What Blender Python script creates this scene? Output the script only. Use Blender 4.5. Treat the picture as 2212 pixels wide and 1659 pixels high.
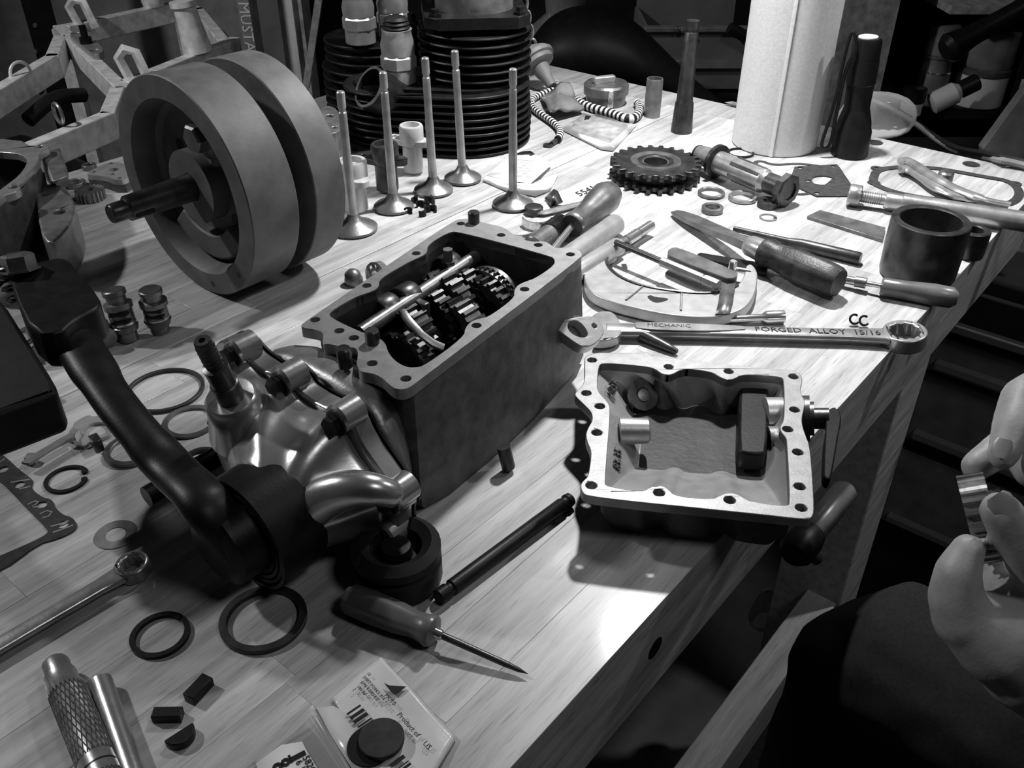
import bpy, bmesh, math, random
from mathutils import Vector as V, Matrix
from mathutils.geometry import tessellate_polygon
random.seed(7)
for o in list(bpy.data.objects): bpy.data.objects.remove(o)
SC = bpy.context.scene; COL = SC.collection
T = .9                      # height of the bench top above the floor
F_, TH, H = 1959., math.radians(34.3), .42
# ---------- camera
cam = bpy.data.cameras.new('camera'); camo = bpy.data.objects.new('camera', cam); COL.objects.link(camo)
cam.sensor_width = 36; cam.lens = F_/2212*36; cam.clip_start = .01
camo.location = (0, 0, T+H); camo.rotation_euler = (math.pi/2-TH, 0, 0); SC.camera = camo
# ---------- light and exposure
w = bpy.data.worlds.new('world'); SC.world = w; w.use_nodes = True
w.node_tree.nodes['Background'].inputs[0].default_value = (1, 1, 1, 1)
w.node_tree.nodes['Background'].inputs[1].default_value = .009
SC.view_settings.view_transform = 'Standard'; SC.view_settings.look = 'None'
SC.view_settings.exposure = 0; SC.view_settings.gamma = 1; SC.view_settings.use_curve_mapping = False
def lamp(name, loc, target, watts, size, spread=math.pi, kind='AREA', cone=1.2, blend=.6):
    l = bpy.data.lights.new(name, kind); l.energy = watts
    if kind == 'AREA': l.shape = 'DISK'; l.size = size; l.spread = spread
    else: l.shadow_soft_size = size; l.spot_size = cone; l.spot_blend = blend
    o = bpy.data.objects.new(name, l); COL.objects.link(o); o.location = loc
    o.rotation_euler = (V(target)-V(loc)).to_track_quat('-Z', 'Y').to_euler(); return o
lamp('bench_lamp', (.22, 1.1, T+.88), (.2, .98, T), 92, .03, kind='SPOT', cone=1.55, blend=1)
lamp('second_bench_lamp', (1.05, 1.0, T+.95), (.3, 1.0, T), 22, .03, kind='SPOT', cone=1.3, blend=.9)
lamp('side_lamp', (-1.45, .95, T+1.2), (-.5, 1.0, T), 56, .05, kind='SPOT', cone=2.3, blend=.7)
lamp('fill_light', (.9, -.2, T+1.6), (.4, .8, T-.3), 5, .4)  # added unseen fill light, behind and right of the camera, for the bench side

# ---------- geometry helpers
def _d(x, y):
    a, b = x-1106, y-829.5
    return V((a, F_*math.cos(TH)-b*math.sin(TH), -(F_*math.sin(TH)+b*math.cos(TH))))
CAM = V((0, 0, T+H))
def P(x, y, h=0):                       # a point of the photograph on the level h above the bench top
    d = _d(x, y); return CAM+d*((h-H)/d.z)
def PP(x, y, o, n):                     # ... on a plane
    d = _d(x, y); return CAM+d*((o-CAM).dot(n)/d.dot(n))
def PY(x, y, Y):                        # ... on an upright plane at depth Y
    d = _d(x, y); return CAM+d*(Y/d.y)
def mpp(p): v = p-CAM; return (v.y*math.cos(TH)-v.z*math.sin(TH))/F_
def cr(x0, y0, s): return lambda *q: [(x0+a*s, y0+b*s) for a, b in q]
Z = V((0, 0, 1)); X = V((1, 0, 0)); Y = V((0, 1, 0))
U = V((math.cos(math.radians(50.3)), math.sin(math.radians(50.3)), 0)); W = V((-U.y, U.x, 0))
def frame(a, ref=Z):
    a = a.normalized()
    if abs(a.dot(ref)) > .98: ref = X
    e1 = ref.cross(a).normalized(); return a, e1, a.cross(e1)
def chaikin(p, it=2, closed=True):
    for _ in range(it):
        q = []; n = len(p)
        for i in range(n if closed else n-1):
            a, b = p[i], p[(i+1) % n]
            q += [a*.75+b*.25, a*.25+b*.75]
        if not closed: q = [p[0]]+q+[p[-1]]
        p = q
    return p
def circle(c, r, n=20, e1=X, e2=Y, a0=0, a1=2*math.pi, closed=True):
    k = n if closed else n-1
    return [c+(e1*math.cos(a0+(a1-a0)*i/k)+e2*math.sin(a0+(a1-a0)*i/k))*r for i in range(n)]
class MB:
    def __init__(s): s.v = []; s.f = []
    def add(s, v, f):
        k = len(s.v); s.v += [V(a) for a in v]; s.f += [tuple(i+k for i in q) for q in f]; return s
    def lathe(s, p, a, prof, n=28, cap=True, a0=0):
        a, e1, e2 = frame(a); v = []; f = []; rings = []
        for t, r in prof:
            if r <= 1e-6: rings.append([len(v)]); v.append(p+a*t)
            else:
                rings.append(list(range(len(v), len(v)+n)))
                v += [p+a*t+(e1*math.cos(a0+2*math.pi*i/n)+e2*math.sin(a0+2*math.pi*i/n))*r for i in range(n)]
        for A, B in zip(rings, rings[1:]):
            for i in range(n):
                j = (i+1) % n
                if len(A) == 1 and len(B) == 1: break
                if len(A) == 1: f.append((A[0], B[j], B[i]))
                elif len(B) == 1: f.append((A[i], A[j], B[0]))
                else: f.append((A[i], A[j], B[j], B[i]))
        if cap:
            if len(rings[0]) > 1: f.append(tuple(reversed(rings[0])))
            if len(rings[-1]) > 1: f.append(tuple(rings[-1]))
        return s.add(v, f)
    def ring(s, p, a, r0, r1, t0, t1, n=32):   # a washer or tube wall
        return s.lathe(p, a, [(t0, r0), (t0, r1), (t1, r1), (t1, r0), (t0, r0)], n, cap=False)
    def tube(s, pts, r, n=10, closed=False, flat=None, ref=Z):
        pts = [V(q) for q in pts]; m = len(pts); R = r if isinstance(r, (list, tuple)) else [r]*m
        v = []; f = []; pe = None
        for i, q in enumerate(pts):
            t = (pts[(i+1) % m]-pts[i-1]) if closed else (pts[min(i+1, m-1)]-pts[max(i-1, 0)])
            t.normalize()
            if pe is None: _, e1, e2 = frame(t, ref)
            else:
                e1 = (pe-t*pe.dot(t)).normalized(); e2 = t.cross(e1)
            pe = e1; g = flat or 1
            v += [q+(e1*math.cos(2*math.pi*k/n)+e2*math.sin(2*math.pi*k/n)*g)*R[i] for k in range(n)]
        for i in range(m if closed else m-1):
            for k in range(n):
                a, b = i*n, ((i+1) % m)*n; j = (k+1) % n
                f.append((a+k, a+j, b+j, b+k))
        if not closed: f += [tuple(range(n-1, -1, -1)), tuple(range((m-1)*n, m*n))]
        return s.add(v, f)
    def box(s, c, size, ax=(X, Y, Z), taper=1):
        v = []
        for k in (-1, 1):
            g = taper if k > 0 else 1
            v += [c+ax[0]*(i*size[0]/2*g)+ax[1]*(j*size[1]/2*g)+ax[2]*(k*size[2]/2) for i, j in ((-1, -1), (1, -1), (1, 1), (-1, 1))]
        return s.add(v, [(3, 2, 1, 0), (4, 5, 6, 7)]+[(i, (i+1) % 4, 4+(i+1) % 4, 4+i) for i in range(4)])
    def loft(s, rings, cap=True, closed=True):
        n = len(rings[0]); v = [q for r in rings for q in r]; f = []
        for i in range(len(rings)-1):
            for k in range(n if closed else n-1):
                j = (k+1) % n; f.append((i*n+k, i*n+j, (i+1)*n+j, (i+1)*n+k))
        if cap is True: f.append(tuple(range(n-1, -1, -1)))
        if cap: f.append(tuple(range((len(rings)-1)*n, len(rings)*n)))
        return s.add(v, f)
    def plate(s, outer, holes=(), th=.005, o=None, fr=None, bev=0):   # flat piece, top face through the outline, th thick below it
        n = (fr or (Z, X, Y))[0]; o = o or outer[0]; e1, e2 = (fr or (Z, X, Y))[1:]
        loops = [[q-n*(q-o).dot(n) for q in l] for l in [outer]+list(holes)]
        flat = [[V(((q-o).dot(e1), (q-o).dot(e2), 0)) for q in l] for l in loops]
        v = [q for l in loops for q in l]; k = len(v); tri = tessellate_polygon(flat)
        f = [tuple(t) for t in tri]+[tuple(i+k for i in reversed(t)) for t in tri]; b = 0
        for l in loops:
            m = len(l); f += [(b+i, b+(i+1) % m, k+b+(i+1) % m, k+b+i) for i in range(m)]; b += m
        s.bev = max(getattr(s, 'bev', 0), bev)
        return s.add(v+[q-n*th for q in v], f)
    def text(s, body, size, o, e1, e2, depth=.0004, align='CENTER', shear=0):
        cu = bpy.data.curves.new('t', 'FONT'); cu.body = body; cu.size = size; cu.extrude = depth; cu.align_x = align; cu.align_y = 'CENTER'; cu.shear = shear; cu.resolution_u = 2
        ob = bpy.data.objects.new('t', cu); me = bpy.data.meshes.new_from_object(ob); n = e1.cross(e2)
        v = [o+e1*q.co.x+e2*q.co.y+n*q.co.z for q in me.vertices]; f = [tuple(p.vertices) for p in me.polygons]
        bpy.data.objects.remove(ob); bpy.data.curves.remove(cu); bpy.data.meshes.remove(me)
        return s.add(v, f)
ORG = {}
def tag(o, label=None, cat=None, group=None, kind=None):
    for k, x in (('label', label), ('category', cat), ('group', group), ('kind', kind)):
        if x: o[k] = x
    return o
def thing(name, loc, label, cat, group=None):
    o = bpy.data.objects.new(name, None); COL.objects.link(o); o.location = loc; ORG[o] = V(loc); o.empty_display_size = .02
    return tag(o, label, cat, group)
def O(name, mb, m, par=None, label=None, cat=None, group=None, kind=None, bev=0, sub=0, ang=38, solid=0, merge=True):
    if par is not None: org = ORG[par]
    else:
        lo = [min(q[i] for q in mb.v) for i in range(3)]; hi = [max(q[i] for q in mb.v) for i in range(3)]
        org = V(((lo[0]+hi[0])/2, (lo[1]+hi[1])/2, lo[2]))
    me = bpy.data.meshes.new(name); me.from_pydata([tuple(q-org) for q in mb.v], [], mb.f); me.update()
    bm = bmesh.new(); bm.from_mesh(me); merge and bmesh.ops.remove_doubles(bm, verts=bm.verts, dist=1e-6)
    bmesh.ops.recalc_face_normals(bm, faces=bm.faces); bm.to_mesh(me); bm.free()
    me.materials.append(M(m) if isinstance(m, str) else m)
    for p in me.polygons: p.use_smooth = True
    me.set_sharp_from_angle(angle=math.radians(ang if not sub else 180))
    o = bpy.data.objects.new(name, me); COL.objects.link(o); ORG[o] = org
    if par is not None: o.parent = par
    else: o.location = org
    bev = bev or getattr(mb, 'bev', 0)
    if solid: x = o.modifiers.new('s', 'SOLIDIFY'); x.thickness = solid
    if bev: x = o.modifiers.new('b', 'BEVEL'); x.width = bev; x.segments = 2; x.use_clamp_overlap = False; x.limit_method = 'ANGLE'; x.angle_limit = math.radians(40)
    if sub: x = o.modifiers.new('u', 'SUBSURF'); x.levels = sub; x.render_levels = sub
    return tag(o, label, cat, group, kind)
def dup(o, loc, rz=0, label=None, group=None, scale=1):
    r = o.copy(); COL.objects.link(r); r.location = loc; r.rotation_euler = (0, 0, rz); r.scale = (scale,)*3
    if label: r['label'] = label
    if group: r['group'] = group
    for c in list(o.children):
        d = c.copy(); COL.objects.link(d); d.parent = r
        for e in list(c.children):
            g = e.copy(); COL.objects.link(g); g.parent = d
    return r
# ---------- materials (all grey: the photograph is black and white)
MATS = {}
SPEC = dict(  # albedo, roughness, metallic, mottling scale, mottling amount, bump
    alu=(.24, .4, .7, 60, .35, .1), alu_cast=(.10, .55, .5, 90, .35, .25), alu_face=(.23, .45, .6, 120, .15, .04), alu_bright=(.4, .35, .6, 80, .15, .04),
    alu_polish=(.4, .27, .75, 25, .35, .05), flywheel=(.1, .6, .15, 40, .3, .06), steel=(.36, .3, .7, 60, .3, .04), steel_dark=(.06, .35, .7, 60, .5, .06),
    chrome=(.6, .16, .85, 30, .1, 0), iron_black=(.007, .42, 0, 80, .5, .05), black=(.008, .4, 0, 60, .3, .03), rubber=(.01, .55, 0, 60, .3, .04),
    gasket=(.03, .75, 0, 150, .3, .05), paper=(.6, .9, 0, 40, .06, .1), towel=(.66, .95, 0, 300, .08, .5), plastic_grey=(.15, .35, 0, 20, .15, 0),
    handle=(.09, .3, 0, 30, .3, .04), wood_dark=(.032, .4, 0, 70, .8, .15), bag=(.5, .25, 0, 20, .12, .1), white=(.6, .5, 0, 40, .05, 0),
    ink=(.008, .6, 0, 50, .1, 0), skin=(.34, .5, 0, 90, .15, .08), jeans=(.007, .9, 0, 400, .4, .3), shirt=(.04, .9, 0, 300, .3, .3), nail=(.4, .3, 0, 40, .1, 0),
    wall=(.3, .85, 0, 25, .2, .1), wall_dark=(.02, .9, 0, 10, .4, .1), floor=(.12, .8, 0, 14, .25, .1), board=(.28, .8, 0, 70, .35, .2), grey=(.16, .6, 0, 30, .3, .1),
    frame=(.72, .45, .15, 50, .25, .06), glassy=(.15, .12, 0, 20, .4, 0), cloth=(.006, .5, 0, 60, .3, .1), steel_mid=(.16, .36, .7, 60, .4, .06), porcelain=(.42, .4, .2, 40, .12, .04),
    gear_dark=(.035, .4, .6, 60, .5, .05), washer=(.04, .4, .5, 80, .4, .04), copper=(.26, .4, .8, 60, .3, .04), recess_shade=(.022, .45, 0, 40, .6, .1))  # last entry is near black: shade of hollow insides put into the colour
def M(k):
    if k in MATS: return MATS[k]
    a, ro, me, sc, am, bu = SPEC[k]
    m = bpy.data.materials.new(k); m.use_nodes = True; t = m.node_tree; b = t.nodes['Principled BSDF']; L = t.links.new
    b.inputs['Roughness'].default_value = ro; b.inputs['Metallic'].default_value = me
    if a < .06 and me < .3: b.inputs['Specular IOR Level'].default_value = .2
    tc = t.nodes.new('ShaderNodeTexCoord'); n = t.nodes.new('ShaderNodeTexNoise'); n.inputs['Scale'].default_value = sc; n.inputs['Detail'].default_value = 6
    L(tc.outputs['Object'], n.inputs['Vector'])
    mr = t.nodes.new('ShaderNodeMapRange'); mr.inputs[1].default_value = .3; mr.inputs[2].default_value = .7; mr.inputs[3].default_value = a*(1-am); mr.inputs[4].default_value = a*(1+am)
    L(n.outputs['Fac'], mr.inputs[0]); L(mr.outputs[0], b.inputs['Base Color'])
    if bu:
        n2 = t.nodes.new('ShaderNodeTexNoise'); n2.inputs['Scale'].default_value = sc*6; n2.inputs['Detail'].default_value = 3; L(tc.outputs['Object'], n2.inputs['Vector'])
        bp = t.nodes.new('ShaderNodeBump'); bp.inputs['Strength'].default_value = bu; bp.inputs['Distance'].default_value = .002
        L(n2.outputs['Fac'], bp.inputs['Height']); L(bp.outputs[0], b.inputs['Normal'])
    MATS[k] = m; return m
def clear_mat(name, tint, rough, alpha):       # thin clear plastic
    m = bpy.data.materials.new(name); m.use_nodes = True; t = m.node_tree; b = t.nodes['Principled BSDF']; L = t.links.new
    b.inputs['Base Color'].default_value = (tint, tint, tint, 1); b.inputs['Roughness'].default_value = rough
    tr = t.nodes.new('ShaderNodeBsdfTransparent'); mx = t.nodes.new('ShaderNodeMixShader'); fr = t.nodes.new('ShaderNodeFresnel')
    ad = t.nodes.new('ShaderNodeMath'); ad.operation = 'ADD'; ad.inputs[1].default_value = alpha; ad.use_clamp = True
    L(fr.outputs[0], ad.inputs[0]); L(ad.outputs[0], mx.inputs[0]); L(tr.outputs[0], mx.inputs[1]); L(b.outputs[0], mx.inputs[2]); L(mx.outputs[0], t.nodes['Material Output'].inputs[0])
    MATS[name] = m
clear_mat('film', .7, .15, .18); clear_mat('jar', .5, .08, .12)
def wood_mat(name, a, contrast, gloss):
    m = bpy.data.materials.new(name); m.use_nodes = True; t = m.node_tree; b = t.nodes['Principled BSDF']; L = t.links.new; N = t.nodes.new
    g = N('ShaderNodeTexCoord'); mp = N('ShaderNodeMapping'); mp.inputs['Scale'].default_value = (7, 90, 90); oi = N('ShaderNodeObjectInfo')
    ad = N('ShaderNodeVectorMath'); ad.operation = 'ADD'; sc = N('ShaderNodeVectorMath'); sc.operation = 'SCALE'; sc.inputs[3].default_value = 9
    cb = N('ShaderNodeCombineXYZ'); L(oi.outputs['Random'], cb.inputs[0]); L(oi.outputs['Random'], cb.inputs[1]); L(cb.outputs[0], sc.inputs[0])
    L(g.outputs['Object'], ad.inputs[0]); L(sc.outputs[0], ad.inputs[1]); L(ad.outputs[0], mp.inputs[0])
    n1 = N('ShaderNodeTexNoise'); n1.inputs['Scale'].default_value = 1; n1.inputs['Detail'].default_value = 7; n1.inputs['Roughness'].default_value = .65; L(mp.outputs[0], n1.inputs['Vector'])
    mp2 = N('ShaderNodeMapping'); mp2.inputs['Scale'].default_value = (45, 700, 400); L(ad.outputs[0], mp2.inputs[0])
    n2 = N('ShaderNodeTexNoise'); n2.inputs['Scale'].default_value = 1; n2.inputs['Detail'].default_value = 2; L(mp2.outputs[0], n2.inputs['Vector'])
    r1 = N('ShaderNodeMapRange'); r1.inputs[1].default_value = .28; r1.inputs[2].default_value = .72; r1.inputs[3].default_value = a*(1-contrast); r1.inputs[4].default_value = a*(1+contrast*.7); L(n1.outputs['Fac'], r1.inputs[0])
    r2 = N('ShaderNodeMapRange'); r2.inputs[1].default_value = .58; r2.inputs[2].default_value = .75; r2.inputs[3].default_value = 1; r2.inputs[4].default_value = .6; L(n2.outputs['Fac'], r2.inputs[0])
    r3 = N('ShaderNodeMapRange'); r3.inputs[3].default_value = .88; r3.inputs[4].default_value = 1.1; L(oi.outputs['Random'], r3.inputs[0])
    m1 = N('ShaderNodeMath'); m1.operation = 'MULTIPLY'; m2 = N('ShaderNodeMath'); m2.operation = 'MULTIPLY'
    L(r1.outputs[0], m1.inputs[0]); L(r2.outputs[0], m1.inputs[1]); L(m1.outputs[0], m2.inputs[0]); L(r3.outputs[0], m2.inputs[1]); L(m2.outputs[0], b.inputs['Base Color'])
    b.inputs['Roughness'].default_value = gloss; b.inputs['Coat Weight'].default_value = .2; b.inputs['Coat Roughness'].default_value = .12
    MATS[name] = m
wood_mat('bench_wood', .38, .45, .42); wood_mat('rail_wood', .42, .4, .6)

# ---------- the setting
def struct(name, c, size, m): return O(name, MB().box(V(c), size), m, kind='structure')
struct('floor', (0, 1, -.02), (6.2, 7.2, .04), 'floor')
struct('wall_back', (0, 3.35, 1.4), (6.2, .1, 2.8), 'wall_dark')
struct('wall_partition', (-1.2, 2.75, .95), (.96, .06, 1.9), 'wall')
struct('wall_left', (-2.1, .5, 1.4), (.1, 5.6, 2.8), 'wall')
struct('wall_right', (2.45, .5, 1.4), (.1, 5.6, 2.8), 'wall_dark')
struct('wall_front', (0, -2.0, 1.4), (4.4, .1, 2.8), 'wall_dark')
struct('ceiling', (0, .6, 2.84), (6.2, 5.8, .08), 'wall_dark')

# ---------- the workbench: laminated top of single boards
CR = V((.667, 1.0745, T))                       # far right corner of the top
wb = thing('workbench', (CR-U*.9+W*.47).xy.to_3d(), 'thick laminated hardwood workbench strewn with engine parts and tools', 'workbench')
def TB(u, v, h=0): return CR-U*u+W*v+Z*h        # u towards the near end, v towards the left edge
def board(u0, u1, v0, v1, h, th, name='board', m='bench_wood', bev=.0003):
    c = TB((u0+u1)/2, (v0+v1)/2, h-th/2)
    mb = MB().box(V((0, 0, 0)), (u1-u0, v1-v0, th)); me_o = O(name, mb, m, bev=bev)
    me_o.parent = wb; me_o.location = c-ORG[wb]-Z*th/2; me_o.rotation_euler = (0, 0, math.atan2(U.y, U.x)); return me_o
LEN, WID = 1.75, .946
seam = (P(600, 640)-CR).dot(W)                  # groove between the two halves of the top
rows = [0]; k = 0
while rows[-1] < WID-.03: rows.append(min(WID, rows[-1]+(.043 if rows[-1]+.043 < seam-.02 or rows[-1] >= seam else max(.02, seam-rows[-1]))))
rows[-1] = WID
for i in range(len(rows)-1):
    u = .058
    g = .0012 if abs(rows[i+1]-seam) < 1e-4 else 0
    while u < LEN:
        l = random.uniform(.22, .5); e = min(LEN, u+l)
        if LEN-e < .1: e = LEN
        board(u, e, rows[i], rows[i+1]-g, -random.uniform(0, .00012), .085); u = e
ec = board(0, .0565, 0, WID, -.0003, .085, 'end_cap')
def hole(x, y, r): 
    mb = MB().lathe(P(x, y, -.0002), Z, [(0, r), (.0004, r), (.0004, 0)]); return O('dowel_plug', mb, 'wood_dark', wb)
hole(1890, 308, .0105); hole(2098, 355, .0105)
O('bolt_hole', MB().lathe(PP(1415, 1400, CR+U*0, W)+W*.004, -W, [(0, .008), (.0042, .008)], 18), 'black', wb)
LG = CR-U*.45
for (u, v) in ((.3, .0), (1.6, .0), (.3, .83), (1.6, .83)):
    board(u, u+.085, v+.012, v+.097, -.085, .815, 'leg', 'rail_wood', .002)
hS = PP(1690, 1470, CR+W*.016, W).z-T
board(.34, 1.7, .016, .055, hS, .07, 'stretcher', 'rail_wood', .002)
board(.1, 1.7, .86, .895, -.55, .08, 'stretcher', 'rail_wood', .002)
# ---------- the gearbox on the bench
c6 = cr(600, 400, .31646); c4 = cr(380, 680, .3737); c5 = cr(1180, 700, .31646)
HT = .105
E0 = P(765, 863, .1)
def PJ(x, y, off=0): return PP(x, y, E0+U*off, U)
gb = thing('gearbox', P(960, 900), 'opened motorcycle gearbox case with kick lever, gears showing inside, on the bench', 'gearbox')
outer = c6((150, 958), (240, 895), (1190, 245), (1260, 228), (1330, 232), (1400, 255), (1540, 285), (1600, 330), (1660, 368), (1740, 388), (1820, 380), (1860, 405), (1895, 432), (1960, 424), (2030, 430), (2078, 462), (2068, 500), (960, 1335), (905, 1378), (860, 1394), (800, 1390), (755, 1355), (710, 1310), (640, 1282), (570, 1275), (535, 1230), (550, 1150), (540, 1112), (490, 1105), (440, 1130), (425, 1100), (340, 1080), (300, 1092), (318, 1010), (260, 985), (180, 975))
inner = c6((348, 865), (530, 762), (590, 742), (660, 718), (692, 688), (690, 640), (900, 520), (990, 482), (1022, 455), (1020, 408), (1165, 320), (1235, 315), (1860, 482), (1892, 505), (1888, 548), (1760, 635), (1700, 655), (1640, 680), (1612, 722), (1618, 768), (1440, 900), (1380, 910), (1320, 930), (1280, 972), (1272, 1035), (1000, 1235), (930, 1246), (870, 1240), (800, 1200), (752, 1140), (738, 1085), (700, 1045), (560, 1000), (360, 905))
hl = c6((1250, 262), (1525, 340), (1778, 408), (1998, 472), (1685, 710), (1357, 957), (875, 1320), (645, 1215), (520, 1042), (420, 993), (255, 918), (608, 685), (945, 465))
Lv = lambda q, h: [P(a, b, h) for a, b in q]
oo = chaikin(Lv(outer, HT), 2); ii = chaikin(Lv(inner, HT), 2)
O('flange', MB().plate(oo, [ii]+[circle(P(a, b, HT), .0036, 16) for a, b in hl], .008), 'alu_face', gb, 'machined top face with bolt holes')
# body walls: outside and cavity
body = Lv([(668, 702), (800, 615), (985, 492), (1040, 492), (1140, 520), (1236, 552), (1262, 566), (1150, 650), (1000, 758), (905, 832), (855, 838), (760, 772)], HT-.006)
cen = sum(body, V())/len(body)
def shr(r, k, z, d=V()): return [V(((q.x-cen.x)*k+cen.x+d.x, (q.y-cen.y)*k+cen.y+d.y, T+z)) for q in r]
bot = [q-Z*(HT-.006) for q in body]
for i, q in zip((6, 7, 8, 9), ((1272, 782), (1178, 892), (1085, 984), (925, 1118))): bot[i] = P(*q)
bd = chaikin(body, 1); bt = chaikin(bot, 1); mixr = lambda k, g=1: [cen.xy.to_3d()*(1-g)+(a*(1-k)+b*k)*g+Z*((a*(1-k)+b*k).z*(1-g)) for a, b in zip(bd, bt)]
O('case', MB().loft([bd, mixr(.35), mixr(.7), mixr(.93), mixr(1, .95)], cap='end'), 'alu_cast', gb, 'dull cast aluminium case')
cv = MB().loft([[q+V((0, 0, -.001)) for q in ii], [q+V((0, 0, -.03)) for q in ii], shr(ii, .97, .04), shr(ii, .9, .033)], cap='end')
O('cavity_lining', cv, 'recess_shade', gb)  # lining coloured near black for the shade down inside the case
for a, b in c6((1340, 285), (652, 1110), (462, 1235)):
    O('dowel_pin', MB().lathe(P(a, b, HT-.004), Z, [(0, .0048), (.013, .0048), (.014, .004)], 18), 'steel_dark', gb)
# gears and selector forks inside the case
ax = U
def inn(x, y, h): a, b = c6((x, y))[0]; return P(a, b, h)
O('selector_shaft', MB().lathe(inn(560, 1010, .086), (inn(1440, 430, .086)-inn(560, 1010, .086)), [(0, .0055), ((inn(1440, 430, .086)-inn(560, 1010, .086)).length, .0055)], 18), 'steel_mid', gb)
for (x, y) in ((740, 850), (880, 770), (1165, 560)):
    p = inn(x, y, .084); mb = MB().lathe(p-U*.009, U, [(0, .010), (.002, .0115), (.016, .0115), (.018, .010)], 24)
    mb.box(p+W*-.012-Z*.012, (.006, .02, .03), (U, W, Z)); O('selector_fork', mb, 'steel_dark', gb, bev=.001)
O('fork_screw', MB().lathe(inn(1165, 545, .09), Z, [(0, .006), (.004, .006), (.004, .0042), (.014, .0042)], 6), 'steel_mid', gb)
O('fork_arm', MB().tube([inn(850, 860, .088), inn(900, 930, .086), inn(980, 1020, .08), inn(1060, 1080, .074), inn(1130, 1110, .07)], .0035, 8, flat=.6), 'steel_mid', gb)
def gear(p, a, r, w, nt, hole=.3, tooth=.12, bev=0):
    a, e1, e2 = frame(a); prof = []
    for i in range(nt):
        for dd, rr in ((-.30, 1-tooth), (-.16, 1), (.16, 1), (.30, 1-tooth)):
            t = 2*math.pi*(i+dd)/nt; prof.append((math.cos(t)*r*rr, math.sin(t)*r*rr))
    mb = MB(); out = [p+e1*x+e2*y+a*w for x, y in prof]; hh = [p+a*w+(e1*math.cos(2*math.pi*i/24)+e2*math.sin(2*math.pi*i/24))*r*hole for i in range(24)]
    return mb.plate(out, [hh], w, o=p+a*w, fr=(a, e1, e2), bev=bev)
gx = [(1050, 900, .026, .012, 20), (1150, 830, .03, .014, 22), (1260, 760, .027, .012, 20), (1480, 610, .032, .012, 26), (900, 1000, .024, .014, 18)]
for (x, y, r, w_, nt) in gx: O('gear', gear(inn(x, y, .062)-U*w_/2, U, r, w_, nt), 'gear_dark', gb)
for i, (x, y, r, w_, nt) in enumerate([(840, 1160, .02, .012, 14), (920, 1195, .02, .012, 14), (1240, 985, .026, .016, 18), (1420, 860, .03, .01, 24), (1460, 830, .034, .004, 40)]):
    O('gear', gear(inn(x, y, .056)-U*w_/2, U, r, w_, nt), 'gear_dark', gb)
for d in (-.008, -.001): O('thrust_ring', MB().ring(inn(1470, 815, .055), U, .025, .033, d, d+.004), 'steel_mid', gb)
O('mainshaft', MB().lathe(inn(700, 1000, .06), U, [(0, .008), (.17, .008)], 18), 'steel_dark', gb)
O('countershaft', MB().lathe(inn(880, 1130, .052), U, [(0, .008), (.16, .008)], 18), 'steel_dark', gb)
# side ear with its bright face
en = (V((.2, -.5, .85))).normalized(); eo = P(1255, 705, .058); ef = frame(en)
ear = [PP(a, b, eo, en) for a, b in c6((1872, 938), (1960, 915), (2150, 882), (2200, 930), (2230, 985), (2215, 1040), (2150, 1095), (2090, 1105), (2040, 1085), (1960, 1025), (1895, 975))]
eh = [PP(a, b, eo, en) for a, b in c6((1978, 975), (1985, 930), (2020, 918), (2065, 938), (2105, 985), (2118, 1020), (2100, 1040), (2050, 1035), (2005, 1010))]
eh2 = [PP(a, b, eo, en) for a, b in c6((2142, 950), (2155, 940), (2175, 955), (2178, 970), (2165, 978), (2148, 968))]
O('mounting_ear', MB().plate(chaikin(ear, 2), [chaikin(eh, 2), eh2], .012, o=eo, fr=ef, bev=.0006), 'alu_bright', gb, 'bright machined mounting ear with an oval hole')
eb = sum(ear, V())/len(ear)-en*.024; et = V((body[6].x*.86+cen.x*.14, body[6].y*.86+cen.y*.14, T+.045))
O('ear_web', MB().lathe(eb, et-eb, [(0, .011), (.004, .0135), ((et-eb).length, .017)], 24), 'alu_cast', gb)
O('drain_pin', MB().lathe(P(1088, 965, .02), P(1098, 1008, .004)-P(1088, 965, .02), [(0, .005), (.017, .005), (.0185, .004)], 18), 'steel_dark', gb)
# end cover on the joint plane
CE = [(.480, .104), (.462, .109), (.447, .100), (.427, .098), (.4147, .107), (.402, .103), (.3976, .097), (.373, .096), (.363, .103), (.350, .097), (.345, .085), (.330, .071), (.314, .058), (.311, .048), (.318, .042), (.318, .022), (.335, .006), (.37, .004), (.42, .004), (.47, .008), (.50, .03), (.505, .06), (.492, .09)]
def LE(w, z, off): return U*(E0.dot(U)+off)+W*w+Z*(T+z)
ce = chaikin([LE(w, z, 0) for w, z in CE], 2); ofr = (-U, -W, Z)
O('joint_gasket', MB().plate([q-U*-.0007 for q in ce], [], .0016, o=LE(.4, .05, .0007), fr=ofr), 'black', gb)
O('cover_flange', MB().plate([q-U*.0145 for q in ce], [], .014, o=LE(.4, .05, -.0145), fr=ofr, bev=.0018), 'alu_polish', gb)
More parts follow.
